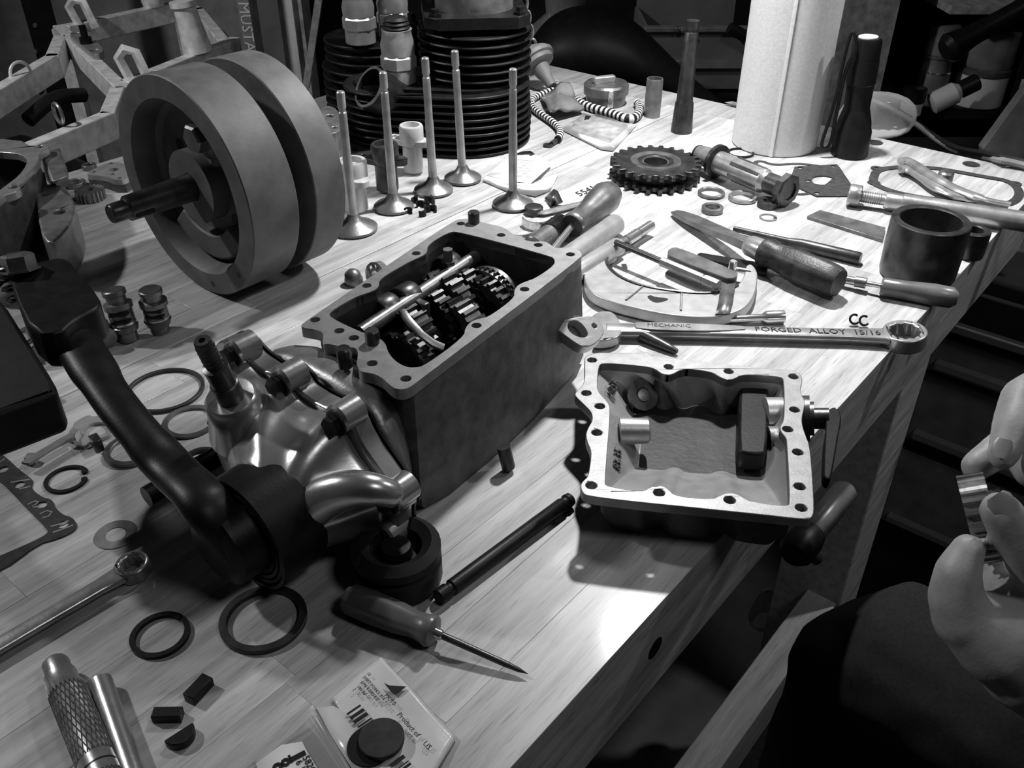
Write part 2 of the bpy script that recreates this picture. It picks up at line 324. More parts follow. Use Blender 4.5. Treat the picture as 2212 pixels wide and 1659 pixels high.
# bulged case end between flange and joint
be = [LE(w, z, .001) for w, z in ((.478, .085), (.45, .096), (.41, .098), (.372, .096), (.352, .085), (.33, .062), (.32, .04), (.325, .012), (.36, .003), (.42, .003), (.47, .006), (.49, .04))]
b2 = [LE(w, z, .026) for w, z in ((.468, .088), (.44, .097), (.41, .098), (.372, .098), (.358, .09), (.35, .065), (.346, .04), (.345, .012), (.37, .003), (.42, .003), (.46, .006), (.47, .04))]
b3 = [LE(w, z, .040) for w, z in ((.458, .084), (.44, .093), (.41, .094), (.375, .094), (.362, .086), (.356, .062), (.354, .04), (.353, .012), (.37, .003), (.42, .003), (.45, .006), (.46, .04))]
O('case_end', MB().loft([be, [a*.5+b*.5+(a*.5+b*.5-LE(.41, .05, .015))*.02 for a, b in zip(be, b2)], b2, b3]), 'alu', gb, sub=1)
dr = PJ(528, 1155, -.085)                          # centre of the kick spring drum
dw, dz = dr.dot(W), dr.z-T
def sc(k, off, tw=0, r=None):
    out = []
    cw, cz = .405, .055
    for w, z in CE[::1]:
        ww, zz = cw+(w-cw)*k, cz+(z-cz)*k
        if r is not None:
            a = math.atan2(z-cz, w-cw); cw2, cz2 = dw+.004, dz+.004
            ww = ww*(1-tw)+(cw2+math.cos(a)*r)*tw; zz = zz*(1-tw)+(cz2+math.sin(a)*r)*tw
        out.append(LE(ww, max(zz, .002), off))
    return out
O('end_cover', MB().loft([sc(.95, -.010), sc(.90, -.022), sc(.85, -.034, .15, .044), sc(.8, -.046, .35, .042), sc(.7, -.056, .65, .038), sc(.5, -.064, .95, .034), sc(.5, -.07, 1, .033)]), 'alu_polish', gb, 'polished bulging end cover', sub=2)
O('cover_rib', MB().tube(chaikin([PJ(645, 1118, -.056), PJ(700, 1072, -.046), PJ(755, 1054, -.038), PJ(810, 1056, -.030), PJ(862, 1072, -.018)], 1, False), [.015, .015, .0145, .0135, .0125, .0115, .0105, .0095, .0085, .0075][:10], 14), 'alu_polish', gb, sub=1)
# ears and bolts of the cover
for x, y, bx, by in ((548, 740, 508, 782), (650, 800, 610, 845), (772, 880, 715, 930), (885, 1045, 835, 1083), (870, 1130, 880, 1150)):
    p = PJ(x, y, -.004); q = PJ(bx, by, -.03)
    O('bolt_boss', MB().lathe(p-U*.0, -U, [(0, .0095), (.0155, .0095), (.017, .008)], 24), 'alu_polish', gb)
    if bx != 880: 
        p2 = p-U*.0168-Z*.002; hb = O('hex_bolt', MB().lathe(p2, -U, [(0, .0075), (.001, .0075), (.001, .0062), (.007, .0062)], 6), 'iron_black', gb)
        O('washer', MB().lathe(p2+U*.0005, -U, [(0, .0085), (.0015, .0085)], 20), 'steel_dark', hb)
# clutch release shaft in its boss
s0, s1 = PJ(515, 890, -.045), PJ(436, 735, -.062); sa = s1-s0; sl = sa.length
O('shaft_boss', MB().lathe(s0-sa*.25, sa, [(0, .024), (.02, .018), (.030, .0165), (.032, .0145), (.031, .009)], 28), 'alu_polish', gb)
mb = MB().lathe(s0, sa, [(0, .0085), (sl*.42, .0085), (sl*.43, .0075), (sl*.66, .0075), (sl*.67, .0052)], 20)
for i in range(5): mb.lathe(s0, sa, [(sl*(.70+.05*i), .0052), (sl*(.72+.05*i), .0058), (sl*(.745+.05*i), .0052)], 20)
mb.lathe(s0, sa, [(sl*.67, .0052), (sl*.98, .0052), (sl, .0045), (sl, .002), (sl-.004, .002)], 20)
O('release_shaft', mb, 'steel_dark', gb)
# kick starter: spiral spring drum, hub, lever and pedal
mb = MB()
for i in range(7): mb.ring(dr, U, .014+.0036*i, .0162+.0036*i, 0 if i < 6 else -.001, .03, 40)
mb.lathe(dr+U*.003, U, [(0, .036), (.03, .036)], 32)
O('return_spring', mb, 'iron_black', gb, 'black flat spiral spring')
O('kick_shaft', MB().lathe(PJ(470, 985, -.04)-U*.02, -U, [(-.02, .007), (.035, .007)], 18), 'iron_black', gb)
lev = [PJ(545, 1185, -.088), PJ(505, 1145, -.092), PJ(440, 1075, -.1)]
q0 = lev[-1]; h0 = q0.z-T
lp = [(372, 1015, .07), (305, 940, .083), (240, 860, .092), (190, 780, .099), (150, 710, .104), (115, 650, .107)]
path = lev+[P(*q) for q in lp]
O('kick_lever', MB().tube(chaikin(path, 2, False), [ (.0195 if i < 4 else .0185 if i < 10 else .0155 if i < 17 else .0140 if i < 24 else .0160) for i in range(len(chaikin(path, 2, False)))], 12, flat=.6), 'iron_black', gb, 'black kick lever', sub=1)
O('lever_hub', MB().lathe(PJ(520, 1150, -.086), -U, [(0, .027), (.016, .026), (.02, .02), (.02, 0)], 28), 'iron_black', gb)
hz = .107; a0 = (P(205, 640, hz)-P(20, 640, hz)).normalized(); kc = P(112, 612, hz)
cl = [P(a, b, hz+.012) for a, b in ((20, 585), (60, 570), (125, 555), (150, 560), (168, 585), (215, 640), (216, 660), (195, 672), (160, 690), (130, 720), (70, 720), (30, 640))]
O('clevis', MB().plate(chaikin(cl, 1), [], .026, bev=.002), 'iron_black', gb)
bp = P(45, 585, hz+.014)
bo = O('clevis_bolt', MB().lathe(bp, V((-.1, .25, 1)), [(0, .0135), (.0015, .0135), (.0015, .0115), (.011, .0115), (.0125, .0095)], 6), 'steel_mid', gb, 'grey hexagon bolt head')
O('coil_spring', MB().tube([P(32, 625, hz-.002)+V((.0075*math.cos(t*.6), .0075*math.sin(t*.6), .0008*t-.012)) for t in range(44)], .0016, 6), 'steel_dark', gb)
pd = [P(a, b, hz+.004) for a, b in ((-60, 600), (0, 640), (60, 735), (118, 825), (120, 840), (108, 850), (0, 890), (-90, 920))]
O('pedal', MB().plate(chaikin(pd, 1), [], .03, bev=.003), 'rubber', gb, 'black rubber foot pedal')

# ---------- black rubber cup under the gearbox
c = P(862, 1248)
cup = thing('rubber_cup', c, 'black round rubber cup propping the polished end of the gearbox', 'cup')
O('base', MB().lathe(c, Z, [(0, .026), (.004, .0275), (.016, .0275), (.019, .025)], 32), 'rubber', cup)
O('rim', MB().lathe(c, Z, [(.019, .025), (.022, .0275), (.028, .0275), (.032, .022), (.028, .016), (.020, .014), (.020, 0)], 32, cap=False), 'rubber', cup)
O('plug', MB().lathe(c, Z, [(.0205, .010), (.028, .009), (.029, 0)], 24), 'iron_black', cup)

# ---------- gearbox lid lying on its back
HC = .042
tc = thing('lid_casting', P(1500, 950), 'light cast gearbox lid lying open side up with a short black lever', 'lid')
outer = c5((262, 195), (540, 194), (620, 200), (800, 226), (930, 242), (1480, 300), (1530, 306), (1690, 310), (1738, 338), (1752, 385), (1736, 430), (1742, 485), (1768, 520), (1760, 580), (1745, 640), (1748, 690), (1775, 770), (1796, 820), (1812, 950), (1832, 1270), (1815, 1320), (1780, 1335), (1400, 1292), (290, 1182), (242, 1145), (230, 1095), (258, 1062), (285, 1040), (302, 930), (305, 860), (276, 802), (267, 750), (288, 700), (316, 655), (308, 600), (252, 545), (195, 490), (196, 468), (240, 430), (262, 385), (262, 300))
inner = c5((358, 285), (385, 262), (700, 290), (752, 312), (800, 346), (858, 346), (920, 308), (1000, 308), (1130, 326), (1182, 358), (1232, 381), (1282, 375), (1340, 340), (1600, 358), (1622, 378), (1626, 650), (1592, 700), (1600, 732), (1636, 772), (1642, 810), (1664, 1215), (1640, 1245), (1400, 1212), (1350, 1186), (1300, 1156), (1240, 1150), (1190, 1166), (1130, 1196), (880, 1176), (832, 1122), (780, 1098), (720, 1106), (662, 1142), (560, 1132), (412, 1106), (400, 1080), (440, 600), (430, 540), (352, 460), (348, 400))
hl = c5((312, 245), (273, 470), (365, 560), (345, 740), (308, 1100), (770, 1150), (1252, 1200), (1740, 1253), (1730, 1107), (1717, 873), (1648, 716), (1695, 583), (1687, 357), (1245, 322), (835, 290))
oo = chaikin(Lv(outer, HC), 2); ii = chaikin(Lv(inner, HC), 2)
O('flange', MB().plate(oo, [ii]+[circle(P(a, b, HC), .0036, 16) for a, b in hl], .007, bev=.0005), 'alu_face', tc, 'machined rim with bolt holes')
cc = sum(ii, V())/len(ii)
def sh2(k, z, dx=0, kx=None): return [V(((q.x-cc.x)*(kx or k)+cc.x+dx, (q.y-cc.y)*k+cc.y, T+z)) for q in ii]
def i5(x, y, h): a, b = c5((x, y))[0]; return P(a, b, h)
bx0, bx1, by0, by1 = min(q.x for q in ii), max(q.x for q in ii), min(q.y for q in ii), max(q.y for q in ii)
fx0, fx1, fy0, fy1 = i5(575, 700, .011).x, i5(1610, 850, .011).x, i5(1000, 1048, .011).y, by1-.007
def flo(z, k=0): return [V((fx0+k+(q.x-bx0)/(bx1-bx0)*(fx1-fx0-2*k), fy0+k+(q.y-by0)/(by1-by0)*(fy1-fy0-2*k), T+z)) for q in ii]
lip = [q-Z*.0075 for q in ii]
O('bowl_lining', MB().loft([[q-Z*.0005 for q in ii], lip, [a*.45+b*.55 for a, b in zip(lip, flo(.016))], flo(.011), flo(.010, .004)], cap='end'), 'alu_bright', tc)
O('shaded_floor', MB().plate(flo(.0108, .001), [], .0006), 'recess_shade', tc, 'floor of the lid with bowl shade painted in')  # shade of the bowl walls painted onto the floor as dark colour
mb = MB().loft([sh2(1.05, HC-.006), sh2(1.03, .02), sh2(.92, .002), sh2(.86, 0)], cap='end')
O('bowl', mb, 'alu_cast', tc)
O('cam_plate', MB().plate(chaikin([i5(a, b, .03) for a, b in ((1340, 400), (1500, 380), (1525, 420), (1510, 860), (1480, 885), (1340, 880), (1310, 850), (1320, 420))], 1), [], .016, bev=.002), 'iron_black', tc, 'black selector plate')
O('bush', MB().lathe(i5(1600, 620, .026), X, [(-.012, .013), (.003, .013), (.003, .01), (.008, .01)], 28), 'alu_bright', tc)
O('bush', MB().lathe(i5(1575, 800, .02), X, [(-.007, .011), (.003, .011)], 28), 'alu', tc)
O('boss', MB().lathe(i5(615, 730, .03), X, [(-.012, .010), (.008, .009), (.0095, .007)], 28), 'alu_bright', tc)
O('oil_hole', MB().ring(i5(655, 485, .022), V((.3, -.6, .7)), .006, .0125, 0, .0015, 28), 'steel_dark', tc)
O('dome_screw', MB().lathe(i5(660, 488, .021), V((.3, -.6, .7)), [(0, .006), (.002, .005), (.003, 0)], 20), 'alu', tc)
# cast raised figures
ty = (i5(438, 620, .0345)-i5(402, 1075, .0345)).normalized(); tx = (Z.cross(ty)*.8+Z*.6).normalized()
O('cast_mark', MB().text('83-35', .0095, i5(478, 930, .0285), ty, tx, .0022), 'alu_cast', tc)
O('cast_mark', MB().text('62 R', .008, i5(455, 430, .0325), ty, tx, .0022), 'alu_cast', tc)
sh = i5(1770, 645, .024); se = i5(1930, 645, .027)
O('lever_shaft', MB().lathe(sh, se-sh, [(-.006, .017), (.003, .017), (.003, .0125), (.006, .0125), (.006, .0078), ((se-sh).length, .0078)], 24), 'steel_dark', tc)
lv = [i5(a, b, .030) for a, b in ((1915, 590), (1960, 560), (2000, 585), (2020, 640), (1995, 760), (1950, 1040), (1925, 1060), (1895, 1040), (1890, 1000), (1905, 700))]
O('lever', MB().plate(chaikin(lv, 2), [], .009, bev=.0012), 'iron_black', tc, 'short black lever arm')
# ---------- flywheel assembly
FC = V((-.2979, .7781, T+.1022)); FA = V((math.cos(math.radians(229.5)), math.sin(math.radians(229.5)), 0)); R = .1018
fw = thing('flywheel_assembly', V((FC.x, FC.y, T))-FA*.05, 'pair of heavy grey steel flywheels standing on edge with a long dark axle', 'flywheel')
def disc(t0, t1, face):     # t measured along the axle towards the viewer
    c = FC
    k = [(t1, .03), (t1, R-.001), (t1+.001, R), (t0-.001, R), (t0, R-.001), (t0, R*.80), (t0-.006, R*.765), (t0-.022, R*.75), (t0-.026, R*.70), (t0-.026, .034), (t0-.018, .031), (t0-.014, .024), (t0-.014, 0)]
    return MB().lathe(FC, FA, k, 72)
O('flywheel', disc(0, -.05, 1), 'flywheel', fw, 'dished front flywheel')
O('flywheel', MB().lathe(FC, FA, [(-.104, 0), (-.104, R-.001), (-.103, R), (-.07, R), (-.069, R-.001), (-.069, .05), (-.069, 0)], 72), 'flywheel', fw)
e1 = V((-FA.y, FA.x, 0)); up = Z
def fp(a, r, t): return FC+(e1*math.cos(a)+up*math.sin(a))*r+FA*t
O('axle', MB().lathe(FC, FA, [(-.02, .0125), (.0, .0125), (.055, .0112), (.056, .0095), (.057, .0085), (.070, .0085), (.0715, .0075)], 28), 'steel_dark', fw, 'long dark tapered axle')
O('keyway', MB().box(FC+FA*.045-Z*.004-e1*-.0098, (.018, .004, .0045), (FA, e1, up)), 'black', fw, bev=.001)
O('crank_pin', MB().lathe(fp(1.9, .052, -.071), FA, [(0, .018), (.022, .018)], 28), 'steel_mid', fw)
mb = MB().lathe(fp(1.15, .055, -.028), FA, [(0, .022), (.010, .021), (.012, .017)], 28).lathe(fp(1.15, .055, -.018), FA, [(0, .013), (.012, .013), (.014, .011), (.014, 0)], 6)
O('crank_nut', mb, 'steel_mid', fw)
O('hub_web', MB().loft([[fp(1.15+s, r, -.027) for s, r in ((-.55, .03), (-.33, .074), (.33, .074), (.55, .03))], [fp(1.15+s, r, -.018) for s, r in ((-.5, .028), (-.3, .070), (.3, .070), (.5, .028))]]), 'flywheel', fw, bev=.003)
O('hub_ring', MB().ring(FC, FA, .013, .034, -.026, -.008, 40), 'flywheel', fw)
for a in (2.5, 4.2, 5.6): O('oil_hole', MB().lathe(fp(a, .045, -.0262), FA, [(0, .006), (.0006, .006)], 20), 'black', fw)
for a in (3.6, 4.9, 5.5): O('balance_hole', MB().lathe(fp(a, R*.9, -.0004), FA, [(0, .0028), (.0006, .0028)], 14), 'black', fw)
O('counterweight', MB().loft([[fp(a, r, t) for a, r in [(3.9+i*.17, .072) for i in range(11)]+[(5.6-i*.17, .048) for i in range(11)]] for t in (-.027, -.014)]), 'flywheel', fw, bev=.002)
# ---------- flat rings, washers, clips at the near left
def annulus(name, x, y, wo, wi, th, m, label, cat, group=None, gap=None, tang=0, bev=.0003, h=0, n=64):
    p = P(x, y, h); k = mpp(p); r1, r0 = wo/2*k, wi/2*k
    if gap is None:
        return O(name, MB().lathe(p, Z, [(0, r0), (0, r1-bev), (bev, r1), (th-bev, r1), (th, r1-bev), (th, r0+bev), (th-bev, r0), (0, r0)], n, cap=False), m, None, label, cat, group)
    a0, da = gap; pts = circle(p+Z*th, r1, n, a0=a0+da, a1=a0+2*math.pi-da, closed=False)+list(reversed(circle(p+Z*th, r0, n, a0=a0+da, a1=a0+2*math.pi-da, closed=False)))
    mb = MB().plate(pts, [], th)
    if tang:
        for s in (a0+da*1.0, a0-da*1.0):
            c = p+V((math.cos(s), math.sin(s), 0))*(r0+r1)/2
            mb.lathe(c-V((math.cos(s), math.sin(s), 0))*tang*.5, Z, [(0, tang), (th*1.02, tang)], 18)
    return O(name, mb, m, None, label, cat, group)
annulus('piston_ring', 357, 846, 166, 150, .003, 'washer', 'large thin dark ring lying by the release shaft boss of the gearbox', 'ring')
annulus('snap_ring', 412, 913, 118, 94, .002, 'steel_mid', 'grey snap ring with small end lugs half under the large thin ring', 'ring', gap=(.15, .07), tang=.0035)
annulus('spacer_ring', 286, 975, 116, 88, .003, 'steel_mid', 'grey flat ring lying partly under the kick lever', 'ring')
annulus('small_ring', 436, 998, 86, 66, .003, 'washer', 'small dark ring beside the kick shaft stub', 'ring')
annulus('circlip', 145, 1037, 92, 74, .0016, 'black', 'black open circlip with eyelets lying next to the dark gasket', 'circlip', gap=(.35, .36), tang=.0022)
annulus('shim', 250, 1155, 90, 42, .0004, 'copper', 'very thin pale shim washer lying flat by the dark gasket corner', 'washer')
annulus('shim', 466, 1187, 62, 28, .0004, 'copper', 'very thin shim washer peeping out below the kick spring', 'washer')
annulus('piston_ring', 347, 1375, 125, 102, .0026, 'black', 'black ring with a narrow gap lying alone on bare wood', 'ring', gap=(.95, .04))
tw = annulus('thrust_washer', 570, 1341, 186, 152, .0035, 'washer', 'large wide dark thrust washer beside the shadow of the kick spring', 'washer')
# bright tab washer, strip and block
c8 = cr(0, 880, .1326)
def pl(pts, h=0): return [P(a, b, h) for a, b in pts]
ta = pl(c8((1180, 280), (1290, 190), (1450, 120), (1500, 150), (1640, 130), (1720, 200), (1830, 260), (1860, 340), (1800, 440), (1640, 500), (1480, 540), (1390, 625), (1280, 615), (1180, 575), (1235, 480), (1215, 400), (1220, 330)), .003)
th_ = pl(c8((1370, 370), (1440, 280), (1560, 230), (1700, 240), (1770, 310), (1740, 400), (1620, 460), (1480, 480), (1390, 440)), .003)
O('lock_washer', MB().plate(chaikin(ta, 1), [chaikin(th_, 1)], .0028), 'alu_bright', None, 'shiny notched lock washer beside a flat metal strip under the kick lever', 'washer')
st = pl(c8((345, 885), (380, 860), (1010, 480), (1180, 395), (1200, 480), (860, 665), (560, 860), (470, 910), (400, 905)), .009)
mb = MB().plate(st, [], .002); mb.box(P(160, 942, .0035), (.006, .008, .007)).box(P(66, 992, .0035), (.005, .006, .007))
O('metal_strip', mb, 'steel', None, 'narrow flat steel strip lying raised next to the shiny lock washer', 'strip')
q = P(212, 968); aa = (P(220, 980)-P(202, 955)).normalized()
O('steel_block', MB().box(q+Z*.005, (.011, .0065, .010), (aa, Z.cross(aa), Z)), 'steel_dark', None, 'tiny steel block standing between lock washer and grey ring', 'block', bev=.0005)
# paper gasket at the left edge
c3 = cr(0, 650, .31646)
go = pl([(-190, 905), (-60, 930)]+c3((0, 1040), (40, 1065), (130, 1150), (225, 1220), (222, 1245), (215, 1275), (240, 1305), (300, 1345), (340, 1350), (368, 1375), (370, 1405), (430, 1460), (490, 1475), (525, 1520), (520, 1550), (490, 1580), (400, 1620), (260, 1659))+[(0, 1236), (-170, 1300)], .001)
gi = pl([(-170, 960), (-60, 985)]+c3((0, 1235), (20, 1245), (180, 1410), (330, 1560), (320, 1590), (230, 1640))+[(0, 1200), (-150, 1262)], .001)
gk = thing('gasket', P(60, 1120), 'dark paper gasket with pale printed scrolls lying at the bench edge of the circlip', 'gasket')
O('sheet', MB().plate(chaikin(go, 1), [chaikin(gi, 1)]+[circle(P(*c3(z_)[0], .001), .0036, 14) for z_ in ((22, 1150), (133, 1255), (285, 1392), (432, 1525))], .001), 'gasket', gk)
gl = MB()
for q in (((70, 1240), (130, 1228), (205, 1218)), ((130, 1285), (170, 1275), (210, 1265)), ((190, 1390), (215, 1375), (240, 1365), (262, 1372), (240, 1392), (215, 1400), (230, 1410), (275, 1395)), ((270, 1455), (320, 1430), (355, 1440), (330, 1470), (290, 1480)), ((345, 1540), (400, 1525), (470, 1500)), ((0, 1100), (20, 1085), (35, 1075)), ((360, 1580), (420, 1560), (500, 1530))):
    gl.tube([P(*z_, .0012) for z_ in c3(*q)], .0007, 4, flat=.3)
O('printed_scroll', gl, 'grey', gk, 'pale printed lines', kind='stuff')
# ---------- combination wrench at the near left
def wrench_bits(p0, p1, wsh, th, r1, r0, name, label, m, lift=.003, txt=None, head0=None):
    p0, p1 = V((p0.x, p0.y, T)), V((p1.x, p1.y, T)); a = (p1-p0).normalized(); s = Z.cross(a)
    t = thing(name, (p0+p1)/2, label, 'wrench')
    L = (p1-p0).length; prof = [(-1, 0), (-.82, .75), (-.4, 1), (.4, 1), (.82, .75), (1, 0), (.82, -.75), (.4, -1), (-.4, -1), (-.82, -.75)]
    rings = []
    for f, k in ((0, 1.15), (.15, 1), (.5, .95), (.82, 1.0), (.93, 1.25), (1-r1*.8/L, 1.5)):
        c = p0+a*(L*f)+Z*(lift+th/2); rings.append([c+s*(x*wsh/2*k)+Z*(z*th/2) for x, z in prof])
    O('shank', MB().loft(rings), m, t, bev=.0006)
    star = [p1+Z*(lift+th*1.25)+(a*math.cos(i*math.pi/12)+s*math.sin(i*math.pi/12))*(r0*(1.0 if i % 2 else .88)) for i in range(24)]
    tilt = (Z-a*.12).normalized(); fr = frame(tilt, a)
    O('ring_end', MB().plate(circle(p1+Z*(lift+th*1.25), r1, 40), [star], th*1.6, o=p1+Z*(lift+th*1.25), fr=fr, bev=.0012), m, t, 'twelve point ring end')
    return t, a, s, L
k_ = mpp(P(284, 1228))
wrench_bits(P(-150, 1482, .006), P(284, 1222, .008), .0125, .006, 36*k_, 25*k_, 'ring_wrench', 'polished ring wrench lying alone at the near edge of the gasket', 'steel')
# ---------- rods at the bottom left
def rod(name, a, b, prof, m, label, cat, n=24, group=None, par=None):
    return O(name, MB().lathe(a, b-a, prof, n), m, par, label, cat, group)
r_ = .0092; a, b = P(118, 1432, r_), P(270, 1790, r_); L = (b-a).length
t = thing('knurled_bar', P(170, 1560), 'round steel bar with knurled bands lying beside a plain shiny rod', 'bar')
O('bar', MB().lathe(a, b-a, [(0, r_*.72), (.002, r_*.8), (.010, r_*.8), (.011, r_*.92), (.02, r_*.92), (.021, r_), (L, r_)], 28), 'steel', t)
for f0, f1 in ((.024, .075), (.088, .11)):
    mb = MB(); A, e1, e2 = frame(b-a)
    for i in range(26):
        for d in (1, -1):
            g = 2*math.pi*i/26; mb.tube([a+A*(f0+(f1-f0)*k/8)+(e1*math.cos(g+d*k*.16)+e2*math.sin(g+d*k*.16))*r_ for k in range(9)], .00035, 4)
    O('knurling', mb, 'steel_mid', t)
O('groove', MB().lathe(a, b-a, [(.0815, r_*1.01), (.0825, r_*1.01)], 28), 'black', t)
r_ = .0062; a, b = P(216, 1470, r_), P(318, 1760, r_)
rod('steel_rod', a, b, [(0, r_*.8), (.0012, r_), ((b-a).length, r_)], 'steel', 'plain shiny steel rod lying beside the knurled bar', 'rod')
# woodruff keys
def keyp(x, y, ang, label, l=.0155, w_=.0075, hh=.0065, half=False):
    p = P(x, y); a = V((math.cos(ang), math.sin(ang), 0)); s = Z.cross(a)
    if half: mb = MB().plate([p+Z*w_+a*(l/2*math.cos(t*math.pi/12))-s*(hh*math.sin(t*math.pi/12)-.003) for t in range(13)], [], w_)
    else: mb = MB().box(p+Z*hh/2, (l, w_, hh), (a, s, Z))
    return O('woodruff_key', mb, 'black', None, label, 'key', 'small dark shaft keys', bev=.0006)
keyp(432, 1497, 1.1, 'small dark shaft key with one rounded worn edge lying nearest the two rings', half=False)
keyp(365, 1552, .02, 'small dark oblong shaft key with square ends on the bare wood', .0155, .0065, .006)
keyp(395, 1600, .75, 'small dark half moon shaft key beside the oblong one', .016, .005, .0085, True)
# ---------- awl in front of the gearbox
r_ = .0098; a, b = P(748, 1290, r_), P(940, 1366, r_*1.05); A = (b-a).normalized(); L = (b-a).length
t = thing('awl', P(900, 1360), 'awl with a fluted translucent plastic handle and thin pointed blade beside the rubber cup', 'awl')
_, e1, e2 = frame(A); rings = []
for f, k in ((0, .55), (.02, .82), (.06, .95), (.3, 1), (.6, .95), (.78, .8), (.88, .86), (.95, .98), (.985, .9), (1, .6)):
    rings.append([a+A*(L*f)+(e1*math.cos(g)+e2*math.sin(g))*r_*k*(1-(.09 if (i % 4 == 0 and f < .8) else 0)) for i, g in ((j, j*2*math.pi/24) for j in range(24))])
O('handle', MB().loft(rings), 'handle', t)
tip = P(1141, 1456, .003); l2 = (tip-b).length
O('ferrule', MB().lathe(b-A*.002, tip-b, [(0, .0032), (.006, .0032), (.007, .0024)], 16), 'chrome', t)
O('blade', MB().lathe(b, tip-b, [(0, .0022), (l2*.75, .0019), (l2*.9, .0014), (l2, .0001)], 14), 'steel_dark', t, 'thin pointed blade')
# black ribbed rod
r_ = .0052; a, b = P(945, 1292, r_), P(1232, 1078, r_); L = (b-a).length
rod('push_rod', a, b, [(0, r_*.8), (.001, r_), (.008, r_), (.009, r_*.8), (.011, r_*.8), (.012, r_), (L*.93, r_), (L*.94, r_*.85), (L*.96, r_*.85), (L*.97, r_), (L, r_*.9)], 'iron_black', 'long black rod with grooved ends between gearbox and open lid', 'rod')
# ---------- parts bags
cz = cr(700, 1400, .15609)
def sheet(name, pts, hs, m, par, nd=1, solid=.0006):
    base = [P(*q, h) for q, h in zip(pts, hs)]; return O(name, MB().add(base, [tuple(range(len(base)))]), m, par, solid=solid)
def waved(quad, n, amp, seed):     # wavy sheet between four corners
    rnd = random.Random(seed); ph = [rnd.uniform(0, 6.28) for _ in range(4)]; v = []; f = []
    for i in range(n+1):
        for j in range(n+1):
            s, t = i/n, j/n; q = quad[0]*(1-s)*(1-t)+quad[1]*s*(1-t)+quad[2]*s*t+quad[3]*(1-s)*t
            h = amp*(math.sin(4*s+3*t+ph[0])+math.sin(9*t-5*s+ph[1])*.5+math.sin(13*s+7*t+ph[2])*.25+1.8)*.3
            v.append(q+Z*h)
    for i in range(n):
        for j in range(n): a = i*(n+1)+j; f.append((a, a+1, a+n+2, a+n+1))
    return MB().add(v, f)
bg = thing('parts_bag', P(850, 1560), 'clear parts bag with printed label and barcode and a round dark disc on it', 'bag')
Q = [P(*cz((790, 150))[0], .0015), P(*cz((1835, 1240))[0], .0015), P(*cz((1180, 2350))[0], .0015), P(*cz((110, 700))[0], .0015)]
O('film', waved(Q, 18, .002, 3), 'bag', bg, solid=.0004)
d1 = (P(*cz((1290, 1180))[0])-P(*cz((1030, 890))[0])).normalized(); d2 = Z.cross(d1)
hh = .0047
def ct(s, size, x, y, al='LEFT'): return s, size, P(*cz((x, y))[0], hh), al
mb = MB()
for s, z_, p, al in (ct('Product of    US', .0042, 1030, 905), ct('PK/10', .0036, 850, 640), ct('SHIFT FORKS, 816', .0026, 545, 390), ct('6/76 4-SPD KIT', .0026, 515, 465), ct('180-56', .0026, 465, 525), ct('10', .0026, 600, 340), ct('2', .0026, 410, 565)):
    mb.text(s, z_, p, d1, d2, .00008, al)
x0 = P(*cz((405, 845))[0], hh)
for i, (w_, off) in enumerate(((.0012, 0), (.0020, .0033), (.0022, .0066), (.0010, .0105), (.0018, .0125), (.0006, .0152), (.0016, .0173), (.001, .0205), (.0022, .040), (.0006, .0436), (.0014, .0455))):
    mb.box(x0+d1*(off*1.0+.0005), (w_, .0085, .0002), (d1, d2, Z))
O('print', mb, 'ink', bg, 'black print and barcode')
O('label_logo', MB().plate([P(*q, hh) for q in cz((830, 480), (900, 515), (1135, 530), (1060, 590), (960, 635), (900, 570))], [], .0002), 'ink', bg, 'small dark wing shaped print')
O('disc', MB().lathe(P(*cz((800, 1280))[0], .0045), Z, [(0, .0116), (.0012, .0118), (.0026, .0118), (.003, .0114)], 40), 'gasket', None, 'round dark grey disc lying on the printed parts bag', 'disc')
O('dark_disc', MB().lathe(P(*cz((640, 1370))[0], .0028), Z, [(0, .0118), (.0005, .012), (.0016, .0118)], 40), 'black', bg, 'flat dark disc partly under the grey disc')  # flat black disc, lower than the grey disc and offset from it
bg2 = thing('parts_bag', P(650, 1640), 'clear folded parts bag with a white label and dark logo at the bench front', 'bag')
cy = cr(540, 1500, .09585)
Q = [P(*cy((1430, 320))[0], .002), P(*cy((2700, 2400))[0], .002), P(*cy((1300, 3600))[0], .0015), P(*cy((100, 1560))[0], .0015)]
O('film', waved(Q, 14, .0035, 8), 'film', bg2, solid=.0005)
fl = [P(*q, h) for q, h in zip(cy((1430, 315), (1880, 255), (2300, 500), (3050, 1900), (2700, 2300)), (.003, .0035, .003, .003, .003))]
O('flap', MB().add(fl, [tuple(range(5))]), 'bag', bg2, solid=.0006)
lb = [P(*q, .0052) for q in cy((130, 1560), (700, 1140), (1170, 1060), (1300, 1300), (1900, 2300), (700, 3100))]
O('paper_label', MB().add(lb, [tuple(range(6))]), 'paper', bg2, solid=.0003)
e1 = (P(*cy((1190, 1290))[0])-P(*cy((900, 1440))[0])).normalized(); e2 = Z.cross(e1)
mb = MB().box(P(*cy((1060, 1400))[0], .0056), (.009, .0028, .0002), (e1, e2, Z)).box(P(*cy((910, 1450))[0], .0056), (.0012, .0048, .0002), (e1, e2, Z))
mb.ring(P(*cy((800, 1530))[0], .0055), Z, .0008, .0024, 0, .0002, 12).ring(P(*cy((620, 1640))[0], .0055), Z, .0008, .0026, 0, .0002, 12)
mb.text('5820', .005, P(*cy((1330, 1560))[0], .0056), -e2, e1, .00008); mb.text('6 10', .005, P(*cy((1160, 1640))[0], .0056), -e2, e1, .00008)
O('print', mb, 'ink', bg2, 'black logo and figures')
